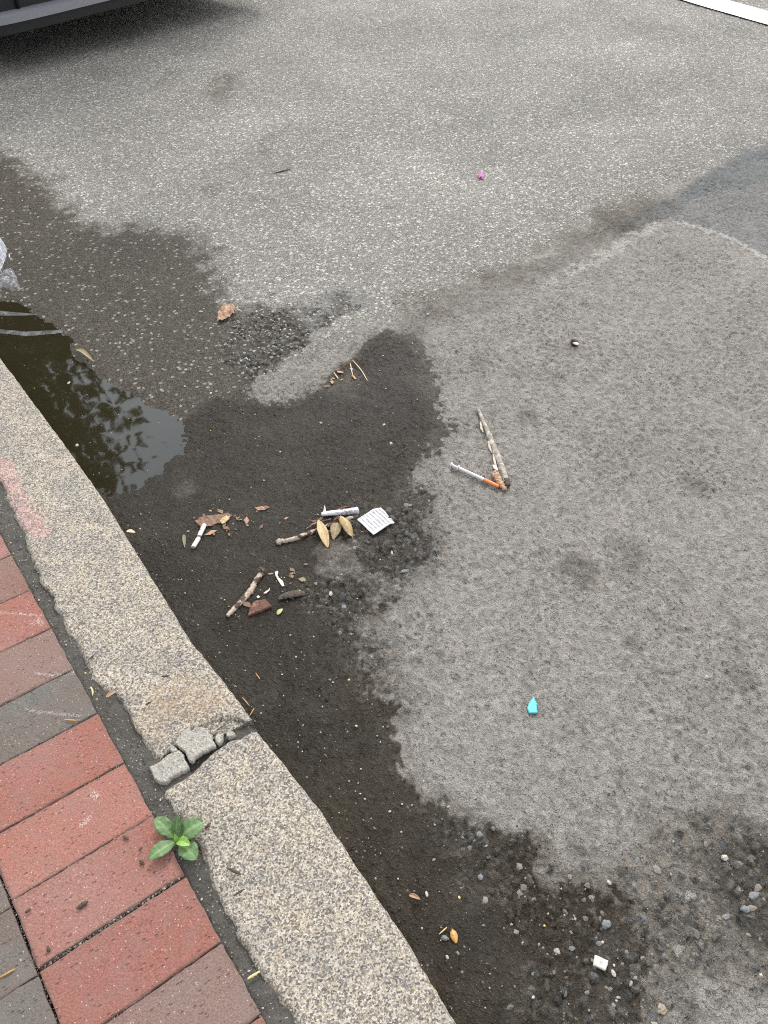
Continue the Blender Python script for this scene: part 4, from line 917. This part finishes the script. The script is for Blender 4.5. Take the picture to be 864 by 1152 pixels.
needle((396.5, 405), (413.5, 428.5), .0013, M_PALETWIG, 'long thin pale twig above the wet gutter', None, 1.5, 'thin_twig', 'thin twig')
needle((394, 408.5), (397, 424), .0013, M_PALETWIG, 'thin twig beside the long pale one, with orange base', None, 0, 'thin_twig', 'thin twig')
needle((375.5, 419), (380.5, 426), .0017, M_PALETWIG, 'short cream splinter left of the thin twigs', None, 0, 'thin_twig', 'thin twig')
needle((397, 423), (400, 426.5), .0026, M_ORANGELEAF, 'small orange bud at the foot of the thin twigs', None, 0, 'bud', 'bud'); attr(bpy.data.objects['bud.001'] if 'bud.001' in bpy.data.objects else bpy.data.objects['bud'], 'vein', [0]*len((bpy.data.objects['bud.001'] if 'bud.001' in bpy.data.objects else bpy.data.objects['bud']).data.vertices))
needle((444, 513), (458, 503), .0014, M_WOODCHIP, 'dark thin splinter near the right edge of the wet patch', None, 1, 'thin_twig', 'thin twig')
needle((494, 1051), (503, 1043), .0009, M_STRAW, 'fine straw left of the orange yellow leaf', None, 0, 'straw', 'straw')
needle((307, 195), (327, 190), .0024, M_WOODCHIP, 'dark crooked twig on the far dry asphalt', None, 0, 'thin_twig', 'thin twig')
# white crumbs near the sticks
for pts, lb in (([(309, 643), (312, 641.5), (313, 643.5), (312, 647), (314, 650), (318, 653), (320, 659), (317.5, 659.5), (313.5, 654), (310, 648)], 'cream squiggly scrap above the dark bark sliver'),
                ([(296, 667), (302, 663), (303.5, 661), (303, 664), (299, 667.5)], 'white crescent shaped scrap above the reddish bark wedge'),
                ([(288.5, 671), (291, 669.5), (292.5, 671.5), (290, 673)], 'small white crumb above the reddish bark wedge')):
    o = sheet('paper_scrap', pts, M_PAPERSCRAP, .003, .0012, .006, .0012, .0008, 3); tag(o, lb, 'paper scrap')

# ---- cyan plastic, magenta petal, square paper, seed
def zC(pts): return [(580+x/21.6, 775+y/21.6) for x, y in pts]
p_ = at(599, 794); zc = gz(p_[0], p_[1])
o = chunk('plastic_shard', zC([(432,180),(456,196),(478,262),(510,318),(548,366),(520,398),(526,470),(540,540),(528,582),(330,582),(300,520),(278,446),(318,350),(372,262)]), M_CYAN, zc+.0005, .0030, .0007, .0014, .0001, 2); tag(o, 'bright turquoise pointed plastic shard on the dry asphalt', 'plastic shard')
o = sheet('petal', [(537.5, 197), (540, 194.5), (544, 193.5), (544.5, 198.5), (543, 201), (541, 198.5), (539, 201.5)], M_MAGENTA, .008, .006, .010, .003, .0008, 5); tag(o, 'crumpled magenta pink petal on the far asphalt', 'petal')
m = Mat('paper_chip'); pn = m.noise(260, 3, .65)
PCHIP = m.done(m.mix(m.math('MULTIPLY', m.at('smudge'), m.ramp(pn, [(.40, 0.0), (.5, .95)])), m.mix(m.ramp(pn, [(.5, 0.0), (.8, .3)]), (.60, .575, .52), (.48, .43, .35)), (.26, .25, .24)), .75, m.bump(pn, .0006))
def zP(pts): return [(655+x/21.6, 1065+y/21.6) for x, y in pts]
pp = zP([(312,190),(380,206),(470,250),(560,296),(642,322),(628,420),(600,500),(572,570),(540,566),(450,522),(360,478),(268,440),(284,330),(300,240)])
p_ = at(676, 1083); zc = gz(p_[0], p_[1])
o = chunk('paper_chip', pp, PCHIP, zc+.001, .0045, .0005, .0011, .0001, 2); tag(o, 'square cream card chip with a grey smudge in the gravelly gutter', 'paper chip')
co = np.array([v.co[:2] for v in o.data.vertices]); ce_ = at(674.5, 1083.5)[:2]; attr(o, 'smudge', np.exp(-(np.linalg.norm(co-ce_, axis=1)/.0045)**2))
p_ = onroad(646, 388); sd0 = empty('seed_pod', tuple(p_)); tag(sd0, 'dark round seed pod with pale husk on the dry asphalt', 'seed pod')
pebble('pod', (0, 0, .007), (.0115, .009, .008), M_SEED, 4, sd0, 3)
o = sheet('husk', [(644, 385.5), (648, 384), (652, 386), (650, 388), (647, 387)], M_STRIP, .013, .002, .006, .002, .0006, 4); o.parent = sd0; o.matrix_parent_inverse = Matrix.Translation(-Vector(sd0.location))

# ---- wood chips on bricks and kerb
chips = [((92.5,1018),(16,5),.6,'long dark wood chip on the red brick above the wide joint',.002),((31.5,1024.5),(8,3.2),.6,'small dark wood chip near the left end of the red brick',.002),((54.5,1068),(7,3.5),-1.2,'short dark wood chip beside the wide brick joint',.002),
 ((141.5,942.5),(8,3),-.5,'dark wood chip on the brick joint left of the weed',.002),((159.5,970),(7,4),-.7,'stubby dark wood chip below the weed leaf',.002),((158,955),(6,2.4),1.0,'thin dark wood chip touching the left weed leaf',.003),
 ((186,760.5),(9,3),.1,'dark wood chip on the upper kerb stone, nearest the gutter',.006),((103,739.5),(9,3),.7,'dark wood chip on the back edge of the upper kerb stone',.005),((167,791),(8,3),.5,'dark wood chip on the rusty end of the upper kerb stone',.006),
 ((263,980),(18,3.2),-.45,'slim dark splinter on the lower kerb stone',.006),((269,1004),(15,2.6),.55,'thin dark splinter on the lower kerb stone near the soil strip',.006),((234,929),(10,4),.8,'brown wood chip on the kerb right of the weed',.005),((228,958),(7,3),.4,'reddish wood chip on the kerb below the weed',.005)]
for i, (c_, (L, w), an, lb, zz) in enumerate(chips):
    u0, v0 = c_; du, dv = math.cos(an)*L*.5, -math.sin(an)*L*.5
    P_ = [at(u0-du, v0-dv, zz), at(u0, v0, zz+.0008), at(u0+du, v0+dv, zz)]
    o = tube('wood_chip', P_, [.0006, w*.00058, w*.00062, .0006], M_RUSSET if 'reddish' in lb else M_WOODCHIP, nlen=14, ns=8, flat=.45, rough=.35, seed=i+70); tag(o, lb, 'wood chip', 'dark wood chips')

# ---- pebbles that stand out
named = [((500.5,1055.5),(.0052,.0075,.004),M_STONEB,'white teardrop pebble beside the orange yellow leaf'),((361,476),(.0055,.0045,.0035),M_STONEW,'white pebble in the wet patch above the twigs'),((432,478),(.004,.006,.003),M_STONEW,'pale pebble in the wet patch near its right edge'),
 ((440,499),(.007,.004,.003),M_STONEW,'cream oval pebble left of the grey twig'),((481,354),(.006,.005,.004),M_STONEW,'lone white pebble on the dry seam'),((795,762),(.005,.005,.004),M_STONEW,'white pebble beside a damp stain at the right edge'),
 ((690,1095),(.004,.0065,.003),M_STONEW,'white pebble right of the square card chip'),((682,1040),(.010,.008,.006),M_STONEB,'pale blue grey stone among the gutter gravel'),((685,993),(.006,.004,.003),M_STONEW,'white flat stone above the gutter gravel'),
 ((815,965),(.006,.007,.005),M_STONEW,'cream stone in the damp worn patch'),((848,1008),(.013,.008,.006),M_STONEB,'flat grey stone at the right edge of the worn patch'),((838,1023),(.009,.007,.005),M_STONEB,'light grey stone below the flat grey one'),
 ((745,1135),(.010,.009,.005),M_STONET,'tan and grey stone at the bottom of the gutter'),((455,643),(.006,.012,.004),M_STONEB,'elongated grey stone below the printed packet'),((441,622),(.010,.003,.003),M_STONEW,'white sliver stone below the printed packet'),
 ((372,668),(.005,.008,.004),M_STONEW,'white bent stone left of the worn asphalt'),((387,683),(.007,.007,.004),M_STONEB,'bluish stone among the broken asphalt by the gutter'),((503,1077),(.003,.004,.003),M_STONEW,'tiny yellowish pebble below the orange yellow leaf'),
 ((412,1015),(.003,.006,.002),M_STONEW,'thin white chip near the narrow curled leaf'),((88,505),(.007,.005,.004),M_STONEW,'white crumb floating at the puddle edge of the kerb'),((79,436),(.004,.007,.002),M_STONEW,'white curved shell bit in the puddle')]
named[18] = ((480,1006),)+named[18][1:]
for i, (c_, sz, mt, lb) in enumerate(named):
    p = onroad(*c_); zz = max(p[2], ZW) if 'puddle' in lb else p[2]
    o = pebble('pebble', (p[0], p[1], zz+sz[2]*.12), tuple(q*.68 for q in sz), mt, i+5, None, 3); tag(o, lb, 'pebble', 'loose pebbles on the road')
# small light chips, many alike: individuals
rg = random.Random(12); protos = []
for i in range(6): protos.append(pebble('stone_chip', (0, 0, 0), (.0026, .0019, .0014), [M_STONEW, M_STONEW, M_STONET, M_STONEW, M_STRAW, M_STONEB][i], i+40, None, 1))
n_c = 0
def put_chip(p, k, lb, grp):
    global n_c
    o = protos[n_c] if n_c < 6 else protos[n_c % 6].copy()
    if n_c >= 6: COL.objects.link(o)
    o.location = p; o.scale = (k, k, k); o.rotation_euler = (rg.uniform(-.4, .4), rg.uniform(-.4, .4), rg.uniform(0, 6.28)); tag(o, lb, 'stone chip', grp); n_c += 1
tries = 0
while n_c < 105 and tries < 4000:
    tries += 1
    u, v = rg.uniform(0, 760), rg.uniform(200, 1150); p = at(u, v)
    if p[0] < .215: continue
    if sdf(WET, np.array([p[0]]), np.array([p[1]]))[0] < .01 or sdf(PUD, np.array([p[0]]), np.array([p[1]]))[0] > -.01: continue
    g_ = gz(p[0], p[1]); put_chip((p[0], p[1], g_+.001), rg.choice([.5, .6, .7, .8, 1.1]), 'tiny pale stone chip lying on the wet asphalt', 'pale stone chips on the wet asphalt')
k0 = n_c
while n_c < k0+40:
    y_ = rg.uniform(-.95, .3); x_ = rg.uniform(.003, .022); put_chip((x_, y_, -.006), rg.choice([.4, .5, .7, .9]), 'tiny pale stone chip in the soil strip behind the kerb', 'pale stone chips in the soil strip')
k0 = n_c
while n_c < k0+40:
    u, v = rg.uniform(0, 190), rg.uniform(350, 540); p = at(u, v)
    if sdf(PUD, np.array([p[0]]), np.array([p[1]]))[0] < .012 or p[0] < .22: continue
    put_chip((p[0], p[1], ZW+.0002), rg.choice([.35, .45, .6]), 'tiny pale speck floating on the puddle', 'pale specks floating on the puddle')

# ---- loose grit: uncountable
def grit(name, pts, smin, smax, mat, label, seed):
    r = np.random.default_rng(seed); base = np.array([(1, 0, 0), (-1, 0, 0), (0, 1, 0), (0, -1, 0), (0, 0, 1), (0, 0, -1)], float); fc = np.array([(0, 2, 4), (2, 1, 4), (1, 3, 4), (3, 0, 4), (2, 0, 5), (1, 2, 5), (3, 1, 5), (0, 3, 5)])
    n = len(pts); s_ = smin+(smax-smin)*r.random(n)**3; a = r.random(n)*6.28; sx = s_[:, None, None]*(base[None]*(.6+.7*r.random((n, 6, 1)))*np.array([1, .75, .55])); ca, sa = np.cos(a)[:, None], np.sin(a)[:, None]
    X_ = sx[..., 0]*ca-sx[..., 1]*sa; Y_ = sx[..., 0]*sa+sx[..., 1]*ca
    V = np.stack([X_, Y_, sx[..., 2]], -1)+np.array(pts)[:, None, :]
    Fc = (fc[None]+6*np.arange(n)[:, None, None]).reshape(-1, 3)
    o = new(name, V.reshape(-1, 3), Fc.tolist(), mat, smooth=False); attr(o, 'shade', np.repeat(r.random(n), 6)); tag(o, label, 'grit', kind='stuff'); return o
m = Mat('grit'); MGRIT = m.done(m.ramp(m.at('shade'), [(0, (.045, .04, .034)), (.35, (.10, .09, .075)), (.6, (.17, .15, .125)), (.8, (.26, .235, .20)), (.93, (.42, .39, .34))], 'CONSTANT'), .75)
rn = np.random.default_rng(4)
n_ = 26000; gx = .2+rn.random(n_)**1.5*1.5; gy = -1.2+rn.random(n_)*2.0
zz, _, ww, aa, gg_, mm = road(gx[None], gy[None])
pw = np.clip(.50*ww[0]*(sdf(PUD, gx, gy) < -.005)+.9*gg_[0]+.05, 0, 1)*(gx > .2); k = rn.random(n_) < pw*.62
grit('grit', np.stack([gx[k], gy[k], zz[0][k]+.0003], 1), .0006, .0030, MGRIT, 'loose dark grit washed over the damp asphalt', 3)
n_ = 2600; gx = rn.uniform(-.004, .035, n_); gy = rn.uniform(-1.1, .6, n_)
grit('grit', np.stack([gx, gy, -.0065+rn.random(n_)*.001], 1), .0005, .0022, MGRIT, 'fine grit in the soil strip behind the kerb', 5)
# broken aggregate standing out of the worn asphalt: far too many to count
def gravel(name, pts, smin, smax, mat, label, seed):
    r = np.random.default_rng(seed); bm = bmesh.new(); bmesh.ops.create_icosphere(bm, subdivisions=1, radius=1); base = np.array([v.co[:] for v in bm.verts]); fc = np.array([[v.index for v in f.verts] for f in bm.faces]); bm.free()
    n = len(pts); k = len(base); s_ = smin+(smax-smin)*r.random(n)**2.2; ax3 = r.normal(size=(n, 5, 3)); ax3 /= np.linalg.norm(ax3, axis=2)[..., None]
    rad = np.ones((n, k))
    for q in range(5):                       # cut flat faces
        dt = (base[None]*ax3[:, q][:, None]).sum(-1); lim = (.45+.4*r.random(n))[:, None]; rad = np.where(dt > 1e-3, np.minimum(rad, lim/np.maximum(dt, 1e-3)), rad)
    P_ = base[None]*rad[..., None]*s_[:, None, None]*np.stack([.8+.5*r.random(n), .6+.4*r.random(n), .45+.3*r.random(n)], -1)[:, None]
    a = r.random(n)*6.28; ca, sa = np.cos(a)[:, None], np.sin(a)[:, None]
    V = np.stack([P_[..., 0]*ca-P_[..., 1]*sa, P_[..., 0]*sa+P_[..., 1]*ca, P_[..., 2]], -1)+np.array(pts)[:, None, :]
    o = new(name, V.reshape(-1, 3), (fc[None]+k*np.arange(n)[:, None, None]).reshape(-1, 3).tolist(), mat, smooth=False); attr(o, 'shade', np.repeat(r.random(n), k)); tag(o, label, 'gravel', kind='stuff'); return o
m = Mat('gravel_stones'); n_ = m.noise(500, 3, .65)
MGRAV = m.done(m.mix(1.0, m.ramp(m.at('shade'), [(0, (.085, .078, .068)), (.25, (.13, .12, .105)), (.5, (.155, .16, .16)), (.65, (.20, .18, .15)), (.8, (.17, .182, .19)), (.9, (.215, .20, .18)), (.97, (.29, .275, .25))], 'CONSTANT'), m.ramp(n_, [(.3, .7), (.7, 1.25)]), 'MULTIPLY'), .55, m.bump(n_, .0012), Specular_IOR_Level=.3)
n_ = 15000; gx = .22+rn.random(n_)*1.5; gy = -1.2+rn.random(n_)*2.1
zz, _, ww, aa, gg_, mm = road(gx[None], gy[None]); dns = fbm(gx, gy, .06, 63, 3)
k = rn.random(n_) < np.clip(gg_[0], 0, 1)**1.5*.75*ss(.34, .58, dns)*(.45+.55*ww[0])
print('gravel', k.sum())
gravel('gravel', np.stack([gx[k], gy[k], zz[0][k]-.0010], 1), .0024, .0088, MGRAV, 'angular gravel broken out of the worn asphalt', 8)
gp = np.array(GRAV[0]); n_ = 2600; gx = rn.uniform(gp[:, 0].min()-.1, gp[:, 0].max()+.1, n_); gy = rn.uniform(gp[:, 1].min()-.08, gp[:, 1].max()+.08, n_)
q_ = road(gx[None], gy[None]); k = rn.random(n_) < np.clip(q_[4][0]*.55+.05*q_[2][0], 0, 1)*(sdf(PUD, gx, gy) < -.02)
m = Mat('pale_gravel'); n2_ = m.noise(500, 3, .65)
MGRAVP = m.done(m.mix(1.0, m.ramp(m.at('shade'), [(0, (.20, .185, .16)), (.4, (.32, .30, .26)), (.75, (.45, .43, .39))], 'CONSTANT'), m.ramp(n2_, [(.3, .7), (.7, 1.2)]), 'MULTIPLY'), .6, m.bump(n2_, .0012))
gravel('gravel', np.stack([gx[k], gy[k], q_[0][0][k]-.0004], 1), .0022, .0072, MGRAVP, 'pale rounded aggregate bared at the edge of the wet patch', 9)
# soil and needles caught in the open brick joint
n_ = 500; t_ = rn.random(n_); a_ = at(46, 1090, 0); b_ = at(206, 984, 0); P_ = a_[None]+(b_-a_)[None]*t_[:, None]; P_[:, 1] += rn.normal(0, .0012, n_); P_[:, 2] = -.004+rn.random(n_)*.002
grit('grit', P_, .0006, .0022, MGRIT, 'brown grit filling the wide joint between red bricks', 6)
P_ = []
for y_ in [r_[0] for r_ in rows]+[rows[-1][1]]:
    if -1.0 < y_ < .3: P_ += [(rn.uniform(-BL, 0), y_+rn.normal(0, .0007), -.0035+rn.random()*.002) for _ in range(170)]
P_ += [(-BL-.0015+rn.normal(0, .0008), rn.uniform(-1.0, -.4), -.004+rn.random()*.002) for _ in range(420)]
grit('grit', np.array(P_), .0005, .0016, MGRIT, 'fine brown grit lodged in the tight brick joints', 7)

# ---- plastic bag at the left edge of the puddle
m = Mat('clear_film'); n_ = m.noise(120, 4, .65)
tr = m.n('ShaderNodeBsdfTransparent'); tr.inputs['Color'].default_value = (.86, .86, .86, 1)
df = m.n('ShaderNodeBsdfPrincipled'); df.inputs['Base Color'].default_value = (.72, .75, .80, 1); df.inputs['Roughness'].default_value = .14; df.inputs['Specular IOR Level'].default_value = .8
nb = m.bump(n_, .003); m.put(df.inputs['Normal'], nb)
ms = m.n('ShaderNodeMixShader'); m.put(ms.inputs[0], m.math('ADD', m.math('MULTIPLY', m.at('thick'), .62), .05)); m.put(ms.inputs[1], tr.outputs[0]); m.put(ms.inputs[2], df.outputs[0]); m.put(m.out.inputs['Surface'], ms.outputs[0])
FILM = m.m
bc_ = at(-8, 330, ZW); bag = empty('plastic_bag', (bc_[0], bc_[1], ZW)); tag(bag, 'crumpled clear plastic bag half sunk in the puddle at the left edge', 'plastic bag')
def film(name, pxs, h, sd_, th, step=.004, fs=.022):
    poly = [tuple(at(u, v, ZW)[:2]) for u, v in pxs]; v, f, d = cdt(poly, step, sd_); V = []; tv = []
    for (x, y), q in zip(v, d):
        r1_ = 1-abs(mnoise.noise(Vector((x/fs+sd_, y/fs*1.7, .5)))); r2_ = 1-abs(mnoise.noise(Vector((x/fs*2.3, y/fs*2+sd_, 1.5))))
        k = min(1, q/.012); z = .0012+h*k*(.25+.9*r1_**3*.7+.35*r2_**3); V.append((x-bc_[0], y-bc_[1], z)); tv.append(min(1, th*(.25+r1_**6+.5*r2_**8)))
    o = new(name, V, f, FILM, bag); attr(o, 'thick', tv); return o
film('bag_body', [(-90, 330), (-70, 296), (-30, 290), (-8, 285), (-2, 302), (6, 309), (17, 303), (20, 312), (23, 322), (26, 329), (14, 331), (4, 326), (-12, 340), (-40, 352), (-80, 352)], .020, 3, .28)
film('bag_crest', [(-40, 318), (-28, 296), (-10, 282), (1, 272), (5, 274), (9, 281), (8, 291), (5, 300), (1, 308), (-10, 320), (-24, 328)], .045, 6, 1.6, .003, .016)
film('bag_flap', [(8, 283), (13, 287), (16, 296), (17, 303), (14, 297), (9, 291)], .012, 9, 1.1, .003, .012)
film('film_fold', [(-60, 352), (0, 350), (22, 352), (50, 354.5), (24, 355.5), (0, 355.5), (-60, 358)], .003, 12, .17, .004, .05)
film('film_fold', [(-50, 366), (0, 371), (30, 373.5), (78, 371), (80, 373), (60, 376), (30, 378.5), (8, 376), (-50, 372)], .0035, 15, .19, .004, .05)

# ---- parked car (only the foot of its front bumper shows)
m = Mat('car_paint'); CARP = m.done((.045, .048, .055), .28, None, Coat_Weight=.6, Specular_IOR_Level=.5)
CARTRIM = simple('grey_trim', (.24, .245, .275), .5, .05, 60, .0001); CARBLACK = simple('black_plastic', (.008, .0085, .010), .5, .15, 300, .0006)
m = Mat('car_glass'); CARGLASS = m.done((.012, .014, .016), .05)
m = Mat('headlight_glass'); LIGHTG = m.done((.5, .52, .55), .08)
RUBBER = simple('tyre_rubber', (.022, .022, .022), .85, .2, 80, .001); m = Mat('rim_alloy'); RIM = m.done((.45, .46, .48), .35, None, Metallic=.8)
CW, CLN = .86, 3.75
car = empty('parked_car', (1.57, 3.00, ZR), R(13.2)); tag(car, 'dark parked car with grey front lip, nose towards the puddle', 'car')
def lip_y(x): return .07*(abs(x)/CW)**7           # front of the nose bows backwards at the corners
def loft(name, sections, mat, parent, closed=True):
    n = len(sections[0]); V = [p for s_ in sections for p in s_]; Fc = []
    for i in range(len(sections)-1):
        for j in range(n if closed else n-1): Fc.append((i*n+j, i*n+(j+1) % n, (i+1)*n+(j+1) % n, (i+1)*n+j))
    if closed: Fc += [tuple(range(n))[::-1], tuple((len(sections)-1)*n+j for j in range(n))]
    o = new(name, V, Fc, mat, parent); 
    bm = bmesh.new(); bm.from_mesh(o.data); bmesh.ops.recalc_face_normals(bm, faces=bm.faces); bm.to_mesh(o.data); bm.free()
    return o
def body_sec(y, zb, zt, w, roof=False):
    pts = []
    for k in range(24):
        a = 2*math.pi*k/24; cx, cz = math.cos(a), math.sin(a); ex_ = .45
        pts.append((w*np.sign(cx)*abs(cx)**ex_, y+(lip_y(w*np.sign(cx)*abs(cx)**ex_) if y < .5 else 0), (zb+zt)/2+(zt-zb)/2*np.sign(cz)*abs(cz)**ex_))
    return pts
loft('body', [body_sec(*a) for a in ((.10, .36, .92, .80), (.12, .34, 1.0, .83), (.3, .30, 1.06, .85), (.7, .26, 1.10, CW), (1.0, .24, 1.13, CW), (1.6, .23, 1.14, CW), (2.6, .23, 1.15, CW), (3.3, .26, 1.15, .85), (3.65, .32, 1.12, .82), (CLN, .40, 1.0, .74))], CARP, car)
loft('cabin', [body_sec(*a) for a in ((.95, 1.04, 1.15, .74), (1.25, 1.04, 1.38, .70), (1.6, 1.04, 1.62, .64), (2.1, 1.04, 1.68, .63), (2.8, 1.04, 1.67, .62), (3.3, 1.04, 1.56, .62), (3.62, 1.04, 1.2, .68))], CARP, car)
def quad(name, pts, mat, th=.01):
    o = new(name, pts, [(0, 1, 2, 3)], mat, car); md = o.modifiers.new('s', 'SOLIDIFY'); md.thickness = th; md.offset = 0; return o
quad('windscreen', [(-.62, 1.06, 1.19), (.62, 1.06, 1.19), (.54, 1.55, 1.605), (-.54, 1.55, 1.605)], CARGLASS, .03)
quad('rear_window', [(-.56, 3.61, 1.2), (.56, 3.61, 1.2), (.52, 3.36, 1.54), (-.52, 3.36, 1.54)], CARGLASS, .03)
for s_ in (-1, 1):
    quad('side_window', [(s_*.735, 1.45, 1.19), (s_*.735, 2.25, 1.19), (s_*.655, 2.25, 1.58), (s_*.66, 1.70, 1.58)], CARGLASS, .02); quad('side_window', [(s_*.735, 2.31, 1.19), (s_*.735, 3.2, 1.19), (s_*.655, 3.05, 1.56), (s_*.655, 2.31, 1.58)], CARGLASS, .02)
    w_ = lathe('door_mirror', (s_*.80, 1.42, 1.22), (s_*1.0, 1.40, 1.24), [(0, .03), (.2, .06), (.8, .07), (1, .04)], CARP, car)
    hl = loft('headlight', [[(s_*(.50+.30*t), .075+lip_y(.5+.3*t)+dy, .80+.06*t+dz) for dy, dz in ((0, -.05), (0, .05), (.10, .06), (.10, -.05))] for t in (0, .33, .66, 1)], LIGHTG, car)
    for yw in (.72, 3.02):
        w0 = lathe('wheel', (s_*(CW-.19), yw, .29), (s_*(CW-.005), yw, .29), [(0, .20), (.02, .27), (.15, .29), (.85, .29), (.98, .27), (1, .19)], RUBBER, car, 40)
        lathe('rim', (s_*(CW-.03), yw, .29), (s_*(CW+.002), yw, .29), [(0, .19), (.7, .185), (.8, .15), (1, .06)], RIM, w0, 30)
def strip(name, y0, y1, z0, z1, mat, w=CW-.02, n=33, inset=0, parent=car):
    sec = []
    for i in range(n):
        x = -w+2*w*i/(n-1); l_ = lip_y(x); sec.append([(x, y0+l_, z0), (x, y0+l_, z1), (x, y1+l_, z1), (x, y1+l_, z0)])
    o = loft(name, sec, mat, parent); o.data.polygons.foreach_set('use_smooth', [False]*len(o.data.polygons)); return o
strip('grille', .055, .14, .222, .40, CARBLACK)
bp = strip('front_bumper', .02, .16, .392, .70, CARP); strip('bumper_trim', .004, .03, .372, .392, CARTRIM, .7)
strip('front_lip', -.030, .12, .200, .226, CARTRIM); strip('lip_skirt', -.018, .14, .160, .2005, CARBLACK, CW-.04)
strip('undertray', .14, CLN-.15, .13, .26, CARBLACK, CW-.10, 9)
for x in (-.56, 0, .56): 
    b_ = loft('grille_bar', [[(x-.006, .045+lip_y(x), z), (x+.006, .045+lip_y(x), z), (x+.006, .06+lip_y(x), z), (x-.006, .06+lip_y(x), z)] for z in (.224, .39)], CARBLACK, car)
# ---- street tree ahead on the pavement (seen mirrored in the puddle)
tb = np.array([-.55, 6.6, -.03])
tree = empty('street_tree', tuple(tb)); tag(tree, 'leafy street tree standing on the pavement, mirrored in the puddle', 'tree')
TB = bark('tree_bark', (.16, .13, .10), (.26, .22, .18), .2, (.06, .05, .04))
tube('trunk', [(0, 0, 0), (.03, .02, 1.2), (0, .05, 2.4), (.05, 0, 4.2)], [.17, .13, .11, .05], TB, tree, nlen=30, ns=14, rough=.1, seed=2)
rt_ = random.Random(8); limbs = []; tips = []
for i in range(9):
    a = i*2.4; z0_ = 2.0+i*.22; L = 1.9-.09*i; t_ = (math.cos(a)*L, math.sin(a)*L, z0_+1.0+rt_.uniform(0, .6)); limbs.append(tube_geo([(0, .04, z0_), (t_[0]*.5, t_[1]*.5, z0_+.65), t_], [.055, .035, .012], nlen=12, ns=8, seed=i)); tips += [t_, (t_[0]*.6, t_[1]*.6, z0_+.8)]
V, Fc = merge(limbs); new('limbs', V, Fc, TB, tree)
tips += [(0, 0, 4.6), (.3, .2, 5.0), (-.3, .1, 4.9)]
LV, LF = [], []
for k in range(64000):
    c_ = tips[rt_.randrange(len(tips))]; q = Vector((rt_.gauss(0, .44), rt_.gauss(0, .44), rt_.gauss(0, .40)))+Vector(c_)
    d_ = Vector((rt_.gauss(0, 1), rt_.gauss(0, 1), rt_.gauss(0, .5)-.3)).normalized(); e_ = d_.cross(Vector((rt_.gauss(0, 1), rt_.gauss(0, 1), rt_.gauss(0, 1)))).normalized(); L = rt_.uniform(.08, .15); w_ = L*.33; i = len(LV)
    LV += [q-d_*L*.5, q+e_*w_, q+d_*L*.5, q-e_*w_]; LF.append((i, i+1, i+2, i+3))
CROWN = simple('tree_leaves', (.07, .10, .028), .55, .5, 1.3, 0)
new('crown', LV, LF, CROWN, tree, smooth=False)
